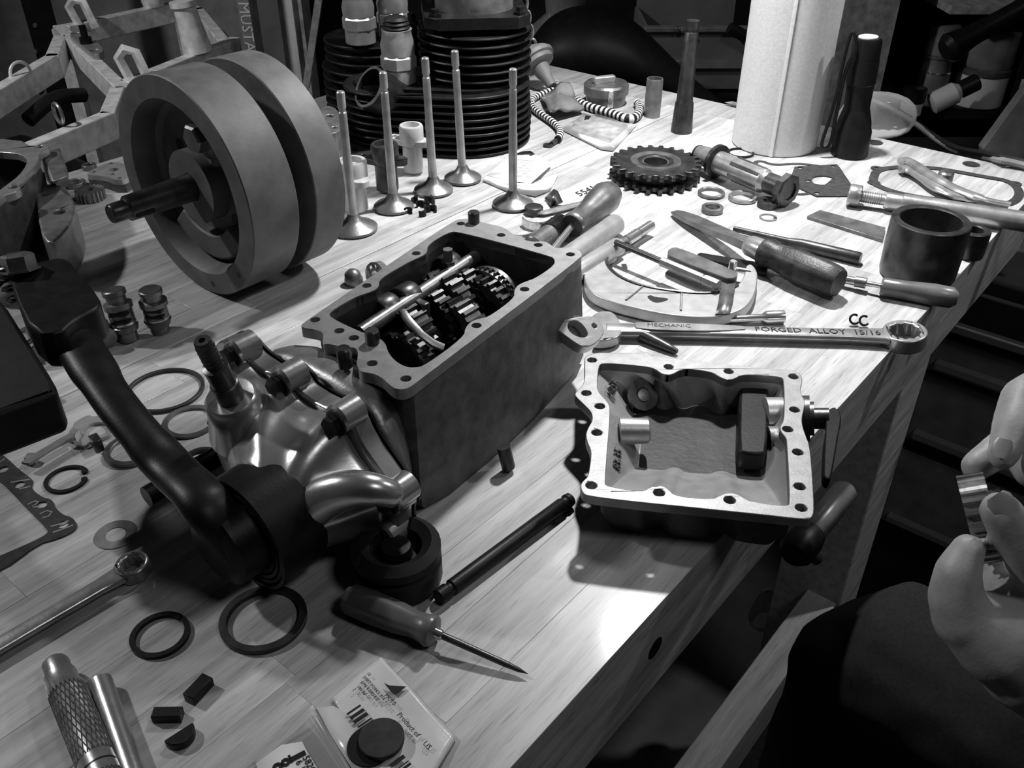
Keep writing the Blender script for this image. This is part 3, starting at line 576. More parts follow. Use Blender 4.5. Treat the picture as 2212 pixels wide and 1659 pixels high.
# ---------- slotted steel tappets by the kick lever
def tappet(name, label, p, a, L, r, flat=False):
    t = thing(name, V((p.x, p.y, T)), label, 'tappet')
    a, e1, e2 = frame(a, Y)
    O('body', MB().lathe(p, a, [(0, r*.75), (L*.02, r*.8), (L*.18, r*.8), (L*.2, r*1.0), (L*.3, r*1.12), (L*.32, r), (L*.62, r), (L*.64, r*1.15), (L*.74, r*1.15), (L*.76, r*.8), (L*.88, r*.8), (L*.9, r*.95), (L*.98, r*.95), (L, r*.85)], 24), 'steel_mid', t)
    for f in (.4, .54): 
        mb = MB().lathe(p+a*(L*f), a, [(0, r*1.005), (L*.07, r*1.005)], 24); k = MB()
        v = mb.v; O('slot', MB().box(p+a*(L*(f+.03))+V((.25, -.9, .2)).normalized()*r*.62, (r*1.5, r*.9, L*.075), (e1, e2, a)), 'black', t, bev=.0008)
    O('band', MB().ring(p, a, r*.7, r*1.03, L*.345, L*.37, 24), 'chrome', t)
    return t
tappet('slotted_tappet', 'dark slotted steel tappet standing upright closest to the flywheels', P(347, 716), Z, .043, .0105)
tappet('slotted_tappet', 'dark slotted steel tappet with a flared cap standing between its fellows', P(280, 735), V((-.12, .15, 1)), .048, .0105)
tappet('slotted_tappet', 'shiny slotted steel tappet lying half hidden behind the kick lever', P(200, 698, .0118), P(255, 760, .011)-P(200, 698, .0118), .034, .0098)
tappet('slotted_tappet', 'shiny slotted steel tappet lying between rubber pedal and kick lever', P(58, 722, .0118), P(112, 805, .011)-P(58, 722, .0118), .040, .0098)
# ---------- tools on the right half of the bench
c7 = cr(1080, 300, .31646); c9 = cr(1612, 300, .27125)
def p7(x, y, h=0): return P(*c7((x, y))[0], h)
def p9(x, y, h=0): return P(*c9((x, y))[0], h)
# big combination wrench
k_ = mpp(P(1955, 722))
wt, a, s, L = wrench_bits(P(1310, 705, .011), P(1955, 714, .0135), .0165, .0085, 45*k_, 33*k_, 'combination_wrench', 'large bright combination wrench with stamped lettering in front of the micrometer', 'steel', .003)
O('jaw', MB().plate(chaikin([P(x, y, .011) for x, y in ((1268, 690), (1295, 670), (1325, 672), (1340, 695), (1345, 715), (1335, 728), (1310, 735), (1280, 735), (1290, 715))], 2), [], .009, bev=.001), 'steel', wt)
O('raised_panel', MB().plate(chaikin([P(x, y, .0125) for x, y in ((1370, 700), (1375, 694), (1600, 702), (1613, 708), (1605, 712), (1500, 714), (1375, 710))], 1), [], .0012, bev=.0004), 'steel', wt)
dirw = (P(1900, 716)-P(1640, 708)).normalized()
O('stamped_lettering', MB().text('FORGED  ALLOY  15/16', .0105, P(1766, 715, .01165), dirw, Z.cross(dirw), .00012), 'ink', wt)
O('stamped_lettering', MB().text('MECHANIC', .0075, P(1445, 703, .0127), dirw, Z.cross(dirw), .00012), 'steel_dark', wt)
# tapered pin, socket on its extension
rod('taper_pin', P(1382, 722, .0055), P(1474, 765, .0035), [(0, .0035), (.0012, .0052), (.012, .0052), (.030, .0038), (.0385, .0025), (.0395, .0015)], 'steel_dark', 'short dark tapered pin lying in front of the large wrench', 'pin')
t = thing('socket_wrench', P(1620, 690), 'small chrome socket on a thin extension lying behind the large wrench', 'socket')
a, b = P(1535, 692, .004), P(1693, 684, .006); A = b-a; L = A.length
O('extension', MB().lathe(a, A, [(0, .0035), (L*.7, .0035), (L*.72, .0045)], 18), 'chrome', t); O('socket', MB().lathe(a, A, [(L*.72, .0045), (L*.76, .0062), (L, .0062), (L, .0045), (L-.006, .0045)], 24), 'chrome', t)
# micrometer: C frame, barrel, ratchet
mt = thing('micrometer', P(1450, 650), 'grey C frame micrometer with a bright barrel lying behind the gearbox ear', 'micrometer')
hm = .013
oc = [p7(x, y, hm) for x, y in ((810, 735), (740, 760), (600, 855), (570, 930), (590, 1010), (640, 1062), (760, 1112), (1000, 1172), (1200, 1207), (1400, 1217), (1560, 1200), (1680, 1150), (1740, 1070), (1760, 960), (1757, 900), (1722, 853), (1682, 858), (1672, 900), (1660, 950), (1620, 1000), (1560, 1035), (1420, 1055), (1250, 1045), (1000, 1010), (850, 960), (760, 900), (725, 840), (740, 800), (800, 775))]
fr_ = O('frame', MB().plate(chaikin(oc, 2), [], .011, bev=.0012), 'alu_bright', mt)
rim = [p7(x, y, hm) for x, y in ((735, 800), (722, 840), (760, 902), (850, 964), (1000, 1014), (1250, 1050), (1420, 1058), (1560, 1038), (1622, 1002))]
O('inner_rim', MB().tube(chaikin(rim, 2, False), .0018, 8), 'steel_dark', mt)
rim = [p7(x, y, hm-.003) for x, y in ((596, 1000), (640, 1058), (760, 1110), (1000, 1170), (1200, 1205), (1400, 1218))]
O('outer_rim', MB().tube(chaikin(rim, 2, False), .0028, 8), 'steel_mid', mt)
for q in (((970, 1010), (860, 1100)), ((1240, 1055), (1235, 1170))): O('rib', MB().tube([p7(*q[0], hm+.0005), p7(*q[1], hm+.0005)], .0011, 6), 'alu', mt)
O('logo_plate', MB().plate(chaikin([p7(x, y, hm+.0004) for x, y in ((1000, 1075), (1030, 1065), (1060, 1080), (1140, 1085), (1150, 1098), (1080, 1118), (1040, 1110))], 1), [], .0006), 'ink', mt)
O('anvil', MB().lathe(p7(1600, 890, .012), p7(1690, 905, .012)-p7(1600, 890, .012), [(0, .0028), (.016, .0028)], 16), 'chrome', mt)
a, b = p7(590, 870, .011), p7(1030, 590, .011); A = b-a; L = A.length
O('barrel', MB().lathe(a, A, [(-.02, .0095), (L*.46, .0095), (L*.48, .008)], 28), 'alu_bright', mt)
O('ratchet', MB().lathe(a, A, [(L*.48, .0045), (L*.6, .0045), (L*.6, .006), (L*.77, .006), (L*.77, .0048), (L*.79, .0048), (L*.79, .0055), (L, .0055), (L, .003)], 20), 'chrome', mt)
O('extension_tube', MB().lathe(P(1215, 565, .0115), P(1352, 468, .0115)-P(1215, 565, .0115), [(0, .0112), (.108, .0112), (.112, .009), (.113, 0)], 28), 'alu_bright', None, 'thick frosted metal tube lying behind the micrometer barrel', 'tube')
# pencil shaped gauge and feeler gauges
t = thing('pen_gauge', P(1450, 580), 'slim two tone pencil shaped gauge lying across the micrometer', 'gauge'); a, b = p7(790, 705, .022), p7(1490, 1000, .020); A = b-a; L = A.length
O('slim_end', MB().lathe(a, A, [(0, .003), (L*.47, .0032)], 14), 'steel_dark', t); O('body', MB().lathe(a, A, [(L*.47, .0048), (L*.86, .0048), (L*.865, .004), (L*.875, .004), (L*.88, .0052), (L, .0052)], 8), 'steel', t)
O('clip', MB().box(p7(870, 735, .0195), (.005, .012, .006)), 'iron_black', t, bev=.001)
t = thing('feeler_gauge', P(1520, 590), 'folded feeler gauge with one leaf swung out over the micrometer frame', 'gauge')
hf = .022; fb = [p7(x, y, hf) for x, y in ((1140, 770), (1165, 745), (1215, 738), (1620, 905), (1622, 935), (1590, 950), (1540, 950), (1160, 800))]
O('case_plate', MB().plate(chaikin(fb, 1), [], .0015), 'steel_mid', t); O('leaves', MB().plate([q-Z*.0018 for q in chaikin(fb, 1)], [], .007), 'steel_dark', t); O('case_plate', MB().plate([q-Z*.009 for q in chaikin(fb, 1)], [], .0012), 'steel_mid', t)
O('rivet', MB().lathe(p7(1583, 905, hf-.009), Z, [(0, .004), (.0105, .004), (.0115, .003)], 18), 'chrome', t)
O('leaf', MB().add([p7(1512, 945, hf-.004), p7(1612, 950, hf-.004), p7(1590, 1120, .014), p7(1570, 1190, .0145), p7(1470, 1195, .0145), p7(1490, 1120, .014)], [(0, 1, 2, 5), (5, 2, 3, 4)]), 'steel_mid', t, solid=.0008)
O('flat_file', MB().plate([P(x, y, .006) for x, y in ((1500, 553), (1512, 545), (1640, 566), (1660, 575), (1655, 588), (1620, 582))], [], .005, bev=.0006), 'iron_black', None, 'black flat file lying behind the feeler gauge', 'file')
# large flat screwdriver, drift punch
t = thing('flat_screwdriver', P(1650, 550), 'old flat screwdriver with wide blade and battered ribbed wooden handle', 'screwdriver')
a, b = P(1645, 541, .02), P(1812, 612, .0185); A = (b-a).normalized(); L = (b-a).length; _, e1, e2 = frame(A); rings = []
for f, k in ((0, .6), (.03, .86), (.1, .93), (.2, .8), (.3, .88), (.45, 1), (.85, 1), (.95, .95), (1, .82)):
    rings.append([a+A*(L*f)+(e1*math.cos(g)+e2*math.sin(g))*.0165*k*(.9 if i % 4 == 0 and f > .25 else 1) for i, g in ((j, j*2*math.pi/24) for j in range(24))])
O('handle', MB().loft(rings), 'wood_dark', t); O('ferrule', MB().lathe(a-A*.018, A, [(0, .0085), (.004, .0105), (.02, .0115)], 24), 'steel', t)
tp = P(1456, 457, .004); sd = (tp-a).normalized(); c0 = a-A*.016
bl = []
for f, wv, hv in ((0, .006, .005), (.12, .0068, .0045), (.3, .0085, .0032), (.75, .0095, .0026), (.93, .0075, .0018), (1, .0045, .001)):
    c = c0.lerp(tp, f); s_ = Z.cross(sd).normalized(); n_ = sd.cross(s_); bl.append([c+s_*(wv*x)+n_*(hv*z) for x, z in ((-1, -1), (1, -1), (1, 1), (-1, 1))])
O('blade', MB().loft(bl), 'steel_mid', t, bev=.0005)
rod('drift_punch', P(1585, 494, .005), P(1845, 556, .0065), [(0, .003), (.06, .004), (.075, .0062), (.135, .0066), (.1362, .006)], 'steel_dark', 'dark steel drift punch lying behind the old flat screwdriver', 'punch')
# scribe with grey handle
t = thing('scribe', P(1950, 625), 'scribe with smooth grey handle lying at the bench edge beside the thick steel sleeve', 'scribe'); a, b = P(1903, 618, .010), P(2068, 645, .0105); A = b-a; L = A.length
O('handle', MB().lathe(a, A, [(0, .0075), (.002, .0088), (L*.3, .0088), (L*.7, .0105), (L*.93, .0098), (L, .006), (L, 0)], 24), 'handle', t); s0 = P(1822, 603, .008)
O('shaft', MB().lathe(s0, a-s0, [(0, .004), ((a-s0).length*.4, .0042), ((a-s0).length*.42, .0025), ((a-s0).length, .0025)], 14), 'chrome', t)
O('collar', MB().lathe(s0+(a-s0)*.32, a-s0, [(0, .0052), (.010, .0052)], 16), 'steel_mid', t)
for x, y in ((1843, 702), (1864, 705)):
    p = P(x, y); O('e_clip', MB().tube(circle(p+Z*.006, .0042, 14, X, (Z*.8+Y*.6), .9, 5.6, False), .0011, 6), 'iron_black', None, 'tiny black spring clip by the ring end of the large wrench', 'clip', 'tiny black spring clips')
# thick steel sleeve and bush
c = P(1982, 598); r = .0365
def sleeve(name, c, r, ri, h, m, label): return O(name, MB().lathe(c, Z, [(0, ri), (0, r*.94), (.004, r*.98), (h*.5, r), (h-.001, r), (h, r-.001), (h, ri+.001), (h-.001, ri), (0, ri)], 56, cap=False), m, None, label, 'sleeve')
cs = c+Y*.004; sleeve('steel_sleeve', cs, .0365, .0285, .060, 'steel_dark', 'thick dark steel sleeve standing at the bench edge')
sleeve('steel_bush', P(2093, 556)+Y*.006, .0165, .0095, .029, 'steel_dark', 'small thick dark bush standing behind the large steel sleeve')
st = [p9(x, y, .004) for x, y in ((485, 612), (585, 565), (1110, 705), (1085, 800))]
O('flat_bar', MB().plate(st, [], .004, bev=.0004), 'steel_mid', None, 'flat dull steel bar pointing at the large steel sleeve', 'bar')
# long bolt rod
t = thing('adjuster_rod', P(2050, 450), 'long bright steel rod with a screw in its end lying behind the steel sleeve', 'rod'); a, b = p9(1105, 487, .0128), p9(2700, 735, .0128); A = b-a; L = A.length
O('rod', MB().lathe(a, A, [(0, .0088), (.001, .0095), (.018, .0095), (.0185, .0105), (L, .0112)], 28), 'steel', t); an = A.normalized()
mb = MB().lathe(a, -A, [(0, .0062), (.026, .0062)], 18)
for i in range(9): mb.lathe(a-an*(.004+.0024*i), -A, [(0, .0062), (.0008, .007), (.0016, .0062)], 18)
O('screw', mb, 'steel', t); O('screw_head', MB().lathe(a-an*.026, -A, [(0, .0115), (.0015, .0125), (.0125, .0125), (.014, .0115)], 12), 'steel', t, bev=.0008)
# gasket ring and pliers at the far right
pts = [p9(x, y, .001) for x, y in ((1040, 245), (1015, 300), (1010, 345), (1060, 378), (1150, 412), (1300, 448), (1500, 478), (1750, 510), (2000, 535), (2130, 505), (2185, 440), (2150, 370), (2060, 325), (1900, 300), (1700, 262), (1500, 228), (1220, 218))]
t = thing('cover_gasket', p9(1600, 370), 'thin oval paper gasket lying under the pliers', 'gasket'); O('band', MB().tube(chaikin(pts, 2), .0052, 6, closed=True, flat=.1), 'gasket', t)
for x, y in ((1040, 238), (1015, 352), (2140, 360)): O('ear', MB().ring(p9(x, y, .0002), Z, .0028, .0075, 0, .0011, 20), 'gasket', t)
t = thing('pliers', p9(1600, 370), 'steel pliers with rounded handles lying open on the oval gasket', 'pliers')
for q in (((1232, 180), (1290, 172), (1400, 250), (1520, 320), (1650, 390), (1800, 450), (1950, 495), (2105, 520)), ((1225, 240), (1290, 240), (1400, 300), (1500, 385), (1620, 440), (1760, 470), (1900, 500), (2090, 540))):
    pp = chaikin([p9(x, y, .013 if q[0][1] < 200 else .008) for x, y in q], 2, False); n = len(pp)
    O('arm', MB().tube(pp, [.0075 if i < n*.5 else .0065 if i < n*.75 else .0042 for i in range(n)], 10, flat=.6), 'steel', t)
O('pivot', MB().lathe(p9(1570, 360, .004), Z, [(0, .009), (.014, .009), (.016, .007)], 20), 'steel_mid', t)
# black plate with hole and round gasket behind it
pg = [p9(x, y, .0016) for x, y in ((365, 275), (385, 222), (420, 215), (560, 212), (720, 200), (745, 225), (898, 455), (560, 456), (410, 385))]
O('seal_plate', MB().plate(pg, [chaikin([p9(x, y, .0016) for x, y in ((518, 330), (535, 300), (613, 290), (690, 305), (710, 335), (690, 358), (613, 366), (540, 358))], 2)]+[circle(p9(x, y, .0016), .0035, 12) for x, y in ((432, 230), (693, 218), (492, 332), (838, 420), (565, 432))], .0014), 'gasket', None, 'dark five sided plate with a round hole beside the splined shaft', 'plate')
pts = [p9(x, y, .0006) for x, y in ((60, 185), (120, 172), (190, 200), (260, 205), (400, 195), (520, 205), (640, 225), (760, 245), (700, 330), (600, 400), (480, 440), (380, 440), (250, 400), (120, 300))]
O('loop_gasket', MB().tube(chaikin(pts, 2), .003, 6, closed=True, flat=.15), 'gasket', None, 'thin loop gasket half under the five sided plate', 'gasket')
O('o_ring', MB().tube(circle(P(1600, 330, .0015), .016, 32), .0015, 8, closed=True), 'black', None, 'black rubber loop lying behind the splined shaft', 'ring')
# splined shaft
t = thing('splined_shaft', P(1610, 390), 'bright splined main shaft with collar and dark nut lying on its side', 'shaft'); rs = .0175
a, b = P(1507, 331, .021), P(1706, 414, .0195); A = (b-a).normalized(); L = (b-a).length; _, e1, e2 = frame(A)
O('shaft', MB().lathe(a, A, [(0, .006), (0, .0095), (.004, .0105), (.018, .0125), (.026, .0135), (L*.74, .0142), (L*.75, .0128), (L*.80, .0115)], 36), 'steel', t)
O('end_cap', MB().lathe(a-A*.001, A, [(0, .010), (.003, .0108)], 28), 'steel_dark', t)
O('collar', MB().lathe(a+A*.030, A, [(0, .019), (.001, .0205), (.0055, .0205), (.0065, .019)], 36), 'steel_dark', t)
for i in range(6):
    g = i*math.pi/3+.3; O('spline', MB().box(a+A*(L*.58)+(e1*math.cos(g)+e2*math.sin(g))*.0139, (L*.3, .0045, .0016), (A, e1*-math.sin(g)+e2*math.cos(g), e1*math.cos(g)+e2*math.sin(g))), 'steel_dark', t, bev=.0005)
mb = MB().lathe(a, A, [(L*.78, .012), (L*.93, .012)], 28)
O('threaded_end', mb, 'steel_dark', t); O('lock_nut', MB().lathe(a+A*(L*.92), A, [(0, .0165), (.002, .0195), (.010, .0195), (.012, .017), (.012, .011), (.010, .011), (.010, 0)], 8), 'steel_dark', t)
# small rings in front of it
annulus('bearing_ring', 1536, 421, 58, 46, .0045, 'steel_mid', 'grooved steel ring lying left of its wider twin before the splined shaft', 'ring', bev=.001)
annulus('bearing_ring', 1603, 431, 60, 48, .0055, 'steel', 'bright rimmed steel ring lying between two dark rings before the splined shaft', 'ring', bev=.001)
annulus('spacer', 1538, 457, 46, 30, .0065, 'steel_mid', 'thick narrow steel spacer closest to the screwdriver tip', 'ring', bev=.0006)
annulus('oil_seal', 1657, 446, 44, 20, .008, 'steel_dark', 'dark oil seal with a small bore beside the lock nut', 'seal', bev=.0006)
annulus('tab_washer', 1659, 471, 38, 30, .0012, 'copper', 'thin pale washer with a little tab below the dark oil seal', 'washer', gap=(-.3, .06), tang=.002)
# double chain sprocket
c = P(1413, 385); k_ = mpp(c+Z*.02)
t = thing('double_sprocket', c, 'dark double row chain sprocket lying flat with a pale worn hub', 'sprocket')
O('toothed_ring', gear(c+Z*.001, Z, .0555, .006, 24, .45, .13, .0006), 'steel_dark', t); O('toothed_ring', gear(c+Z*.0165, Z, .0555, .006, 24, .3, .13, .0006), 'steel_dark', t)
O('web', MB().ring(c, Z, .017, .042, 0, .018, 40), 'iron_black', t); O('hub', MB().lathe(c, Z, [(.0225, .031), (.0235, .0305), (.0225, .022), (.0215, .0145), (.003, .0145), (.003, 0)], 40, cap=False), 'steel_mid', t, 'pale worn hub')
# turned screwdriver with bulb handle
t = thing('bulb_handle_screwdriver', P(1270, 460), 'screwdriver with a polished bulb shaped handle leaning over the frosted tube', 'screwdriver')
a, b = P(1236, 488, .021), P(1325, 412, .027); A = b-a; L = A.length; k=1
O('handle', MB().lathe(a, A, [(0, .012), (.002, .0135), (.006, .0135), (.010, .012), (L*.35, .0125), (L*.6, .0165), (L*.8, .0178), (L*.93, .014), (L, .006), (L, 0)], 32), 'steel_mid', t)
s0 = P(1190, 545, .012); O('ferrule', MB().lathe(a, -A, [(0, .0125), (.0015, .0125), (.0015, .0)], 28), 'steel_dark', t); O('shaft', MB().lathe(s0, a-s0, [(0, .0036), ((a-s0).length, .0036)], 14), 'chrome', t)
# threaded adapter
t = thing('threaded_adapter', P(1185, 505), 'dark threaded cylinder adapter lying behind the gearbox corner', 'adapter'); a, b = P(1150, 534, .0125), P(1216, 487, .0135); A = (b-a).normalized(); L = (b-a).length
O('body', MB().lathe(a, A, [(0, .0105), (.001, .0115), (L*.55, .0115)], 28), 'steel_mid', t); mb = MB().lathe(a, A, [(L*.55, .0115), (L*.98, .0115)], 28)
for i in range(8): mb.lathe(a+A*(L*.55+.0035*i), A, [(0, .0118), (.0012, .0136), (.0024, .0118)], 28)
O('thread', mb, 'steel_dark', t)
# bent bracket, small spanner, half shells, marker writing
br = [P(x, y, h) for x, y, h in ((1176, 428, .002), (1196, 408, .014), (1205, 412, .016), (1216, 436, .004), (1194, 452, .002), (1190, 446, .006))]
O('bent_bracket', MB().add(br, [(0, 1, 4), (1, 2, 3, 5), (1, 5, 4)]), 'steel_dark', None, 'small bent dark sheet bracket between the valve and the bulb handle', 'bracket', solid=.0015)
t = thing('small_spanner', P(1200, 455), 'small spanner lying between the nearest single valve and the bulb handle', 'spanner')
O('bar', MB().tube([P(x, y, .004) for x, y in ((1145, 458), (1175, 460), (1215, 450), (1255, 440), (1290, 425))], [.0045, .004, .005, .004, .004], 8, flat=.6), 'steel', t); O('head', MB().lathe(P(1153, 462, 0), Z, [(0, .0105), (.009, .0105), (.0095, .0095)], 8), 'steel_dark', t)
for x, y, r, lab in ((1160, 475, .017, 'bright half bearing shell lying beside the threaded adapter'), (1122, 500, .019, 'bright half bearing shell lying against the gearbox corner')):
    p = P(x, y, .006); O('bearing_shell', MB().loft([[p+V((math.cos(g), math.sin(g), 0))*rr+Z*(zz-.006) for rr, zz in ((r, 0), (r, .010), (r-.002, .010), (r-.002, 0))] for g in [math.pi*1.02+i*math.pi*.95/14 for i in range(15)]]), 'chrome', None, lab, 'shell')
dm = (P(1288, 404)-P(1243, 424)).normalized()
O('marker_writing', MB().text('5541', .017, P(1265, 413, .0003), dm, Z.cross(dm), .00005, shear=.3), 'ink', wb)
# ---------- valves standing on their heads
def valve(x, y, tx, ty, wpx, label):
    b = P(x, y); k = mpp(b); r = wpx/2*k; top = PY(tx, ty, b.y); a = (top-b).normalized(); L = (top-b).length
    t = thing('engine_valve', b, label, 'valve', 'engine valves standing on their heads')
    O('head', MB().lathe(b, Z, [(0, 0), (0, r*.9), (.0016, r), (.0042, r), (.0065, r*.88), (.0095, r*.55), (.0135, .0085), (.019, .0056)], 44), 'steel_mid', t)
    O('stem', MB().lathe(b, a, [(.008, .0056), (.022, .005), (L*.55, .0048), (L*.56, .0044), (L*.86, .0044), (L*.865, .0036), (L*.885, .0036), (L*.89, .0044), (L-.001, .0044), (L, .0036)], 20), 'steel', t)
    return t
valve(766, 497, 735, 197, 100, 'polished engine valve standing closest to the rim of the flywheels')
valve(851, 450, 827, 155, 86, 'polished engine valve standing before the dark tappet guide')
valve(937, 414, 918, 124, 84, 'polished engine valve standing before the tall white tappet guide')
valve(1000, 389, 982, 109, 80, 'polished engine valve standing before the black cylinder fins')
valve(1108, 444, 1108, 148, 88, 'polished engine valve standing apart by the white paper tag')
# split collets
for i, (x, y) in enumerate(((882, 463), (903, 436), (925, 434), (931, 441), (908, 448), (925, 456), (912, 466), (935, 458), (897, 441), (921, 446))):
    p = P(x, y); a0 = i*1.7; z0 = p
    pts = [z0+Z*.007+V((math.cos(a0+g), math.sin(a0+g), 0))*rr for rr, gs in ((.0048, range(9)), (.003, range(8, -1, -1))) for g in [q*math.pi/8 for q in gs]]
    O('valve_collet', MB().plate(pts, [], .007), 'iron_black', None, 'tiny dark half round valve collet in the scatter between the valves', 'collet', 'valve collets scattered between the valves')
# ---------- tappet guides
def guide(x, y, ytop, wpx, m, label, ang=2.6):
    b = P(x, y); k = mpp(b); r = wpx/2*k; hs = [i*.002 for i in range(60)]
    def py(h): v = b+Z*h-CAM; return 829.5-F_*(v.y*math.sin(TH)+v.z*math.cos(TH))/(v.y*math.cos(TH)-v.z*math.sin(TH))
    h = min(hs, key=lambda q: abs(py(q)-ytop)); t = thing('tappet_guide', b, label, 'guide', 'tappet guides behind the valves')
    O('body', MB().lathe(b, Z, [(0, r*.8), (.003, r), (h*.6, r), (h*.62, r*1.1)], 28), m, t)
    O('collar', MB().lathe(b, Z, [(h*.6, r*1.1), (h*.7, r*1.22), (h*.96, r*1.22), (h, r*1.12), (h, r*.85), (h*.9, r*.8), (h*.9, 0)], 28, cap=False), m, t)
    d = V((math.cos(ang), math.sin(ang), 0)); s = Z.cross(d); fl = []
    for c_, rr, g0 in ((b+d*r*2.0, r*.65, -1.3), (b-d*r*1.4, r*.65, math.pi-1.3)):
        fl += [c_+Z*(h*.72)+(d*math.cos(g0+i*.26*1.0)+s*math.sin(g0+i*.26))*rr for i in range(11)]
    mid = [b+Z*(h*.72)+s*r*1.15, b+Z*(h*.72)-s*r*1.15]; fl = fl[:11]+[mid[0]]+fl[11:]+[mid[1]]
    O('flange', MB().plate(fl, [circle(b+d*r*2.0+Z*(h*.72), r*.28, 14)], h*.12, bev=.0006), m, t); return t
guide(894, 372, 268, 42, 'porcelain', 'white tappet guide standing tallest against the black fins', 2.75)
guide(838, 412, 308, 48, 'steel_dark', 'dark tappet guide standing between two white ones', 2.9)
guide(770, 455, 345, 52, 'porcelain', 'white tappet guide half hidden behind the nearest valve stem', 2.2)
O('timing_gear', gear(P(775, 335), Z, .027, .008, 40, .3, .07), 'steel_dark', None, 'dark fine toothed timing gear lying behind the white tappet guide', 'gear')
t = thing('pump_cover', P(715, 300), 'pale pump cover casting with holes showing past the far flywheel', 'casting'); pc = [P(x, y, .05) for x, y in ((690, 232), (706, 226), (730, 235), (738, 262), (735, 285), (700, 290), (680, 262))]
O('casting', MB().plate(chaikin(pc, 1), [circle(P(712, 250, .05), .006, 14), circle(P(722, 275, .05), .004, 12)], .05, bev=.001), 'alu', t)
# ---------- finned head and cylinder
def hull2(c1, r1, c2, r2, z, n=20):
    d = (c2-c1); L = d.length; al = math.acos((r1-r2)/L); g = math.atan2(d.y, d.x)
    return [V((c1.x+r1*math.cos(g+al+i*(2*math.pi-2*al)/n), c1.y+r1*math.sin(g+al+i*(2*math.pi-2*al)/n), z)) for i in range(n+1)]+[V((c2.x+r2*math.cos(g-al+i*2*al/n), c2.y+r2*math.sin(g-al+i*2*al/n), z)) for i in range(n+1)]
C1 = P(1003, 345)+V((0, .087, 0)); C2 = C1+V((-.10, -.012, 0))
hd = thing('cylinder_head', (C1+C2)/2, 'big black finned cylinder head lying flat with an open round port', 'cylinder head')
O('core', MB().loft([hull2(C1, .07, C2, .045, T+.002), hull2(C1, .07, C2, .045, T+.082)]), 'iron_black', hd)
for i in range(9): O('fin', MB().plate(hull2(C1, .088-.0006*abs(i-3), C2, .062-.0006*abs(i-4), T+.0045+.0092*i), [], .0035, bev=.0012), 'iron_black', hd)
pc = PY(797, 188, C2.y-.052); pa = V((-.66, -.5, .56)); O('port', MB().lathe(pc-pa.normalized()*.055, pa, [(0, .029), (.045, .0262), (.053, .027), (.055, .0262), (.055, .0235), (.02, .022), (.02, 0)], 36, cap=False), 'iron_black', hd)
O('port_lip', MB().ring(pc, pa, .0235, .0268, -.001, .0008, 36), 'steel_mid', hd)
cy_ = thing('finned_cylinder', C1+V((.012, .01, .083)), 'black finned cylinder standing inverted on the head with a pale spigot on top', 'cylinder'); CC = C1+V((.013, .012, 0))
O('barrel', MB().lathe(CC, Z, [(.084, .055), (.165, .055)], 40), 'iron_black', cy_)
for i in range(6): O('fin', MB().lathe(CC, Z, [(.088+.0105*i, .05), (.088+.0105*i, .073), (.0895+.0105*i, .074), (.091+.0105*i, .073), (.0915+.0105*i, .05)], 48), 'iron_black', cy_)
mb = MB(); e = .066; fl = [CC+V((x*e, y*e, .166)) for x, y in ((-1, -.75), (-.75, -1), (.75, -1), (1, -.75), (1, .75), (.75, 1), (-.75, 1), (-1, .75))]
rt = Matrix.Rotation(.12, 3, 'Z'); fl = [CC+rt@(q-CC) for q in fl]
O('base_flange', MB().plate(fl, [], .014, bev=.001), 'iron_black', cy_)
for sx in (-1, 1):
    for sy in (-1, 1): O('stud_nut', MB().lathe(CC+rt@V((sx*.052, sy*.052, .166)), Z, [(0, .008), (.004, .008), (.004, .005), (.009, .005)], 6), 'iron_black', cy_)
O('spigot', MB().lathe(CC, Z, [(.166, .05), (.25, .0485), (.25, .044), (.17, .044)], 56, cap=False), 'alu', cy_, 'pale bored spigot')
O('wire_handle', MB().tube([CC+V((x, -.02, z)) for x, z in ((-.035, .25), (-.03, .22), (-.01, .205), (.012, .203), (.03, .22), (.035, .25))], .0025, 8), 'chrome', cy_)
C3 = P(805, 262)+V((0, .06, 0)); C4 = C3+V((.09, .03, 0))
h2 = thing('cylinder_head', C3, 'second black finned head with squared fins standing behind the ported one', 'cylinder head')
O('core', MB().loft([hull2(C4, .062, C3, .06, T+.002), hull2(C4, .062, C3, .06, T+.103)]), 'iron_black', h2)
for i in range(9): O('fin', MB().plate(hull2(C4, .073, C3, .074 if i < 6 else .068, T+.0085+.0118*i), [], .0035, bev=.0012), 'iron_black', h2)
# chrome push rod covers
def cover(p, h, r, label, plug=True):
    t = thing('tube_cover', p, label, 'cover', 'chrome hexagon covers on the heads')
    O('collar', MB().lathe(p, Z, [(0, r*.92), (.001, r), (h*.26, r)], 28), 'alu_bright', t); O('hexagon', MB().lathe(p, Z, [(h*.26, r*1.0), (h*.3, r*1.12), (h*.5, r*1.12), (h*.54, r*1.02)], 8), 'alu_bright', t, ang=25)
    O('neck', MB().lathe(p, Z, [(h*.54, r*1.02), (h*.72, r*1.06), (h*.86, r*.94), (h*.96, r*.9), (h, r*.96), (h, r*.7)], 32), 'alu_bright', t)
    if plug: O('rubber_plug', MB().lathe(p, Z, [(h, r*.7), (h*1.03, r*.86), (h*1.08, r*.7), (h*1.1, r*.82), (h*1.15, r*.66), (h*1.17, r*.76), (h*1.22, r*.6), (h*1.24, 0)], 24), 'rubber', t)
    return t
cover(P(864, 178, .082), .066, .0205, 'chrome hexagon cover with black ribbed plug on the ported head')
cover(P(780, 92, .107), .065, .0205, 'chrome hexagon cover standing at the squared corner of the second head', True)
cover(P(852, 78, .107), .062, .0205, 'chrome hexagon cover standing behind the plugged one', True)
O('banjo_fitting', MB().lathe(P(893, 95, .107), Z, [(0, .010), (.008, .010), (.008, .006), (.016, .006), (.018, .009), (.028, .009), (.03, .006), (.04, .006)], 12), 'iron_black', None, 'small dark threaded fitting standing beside the inverted cylinder', 'fitting')
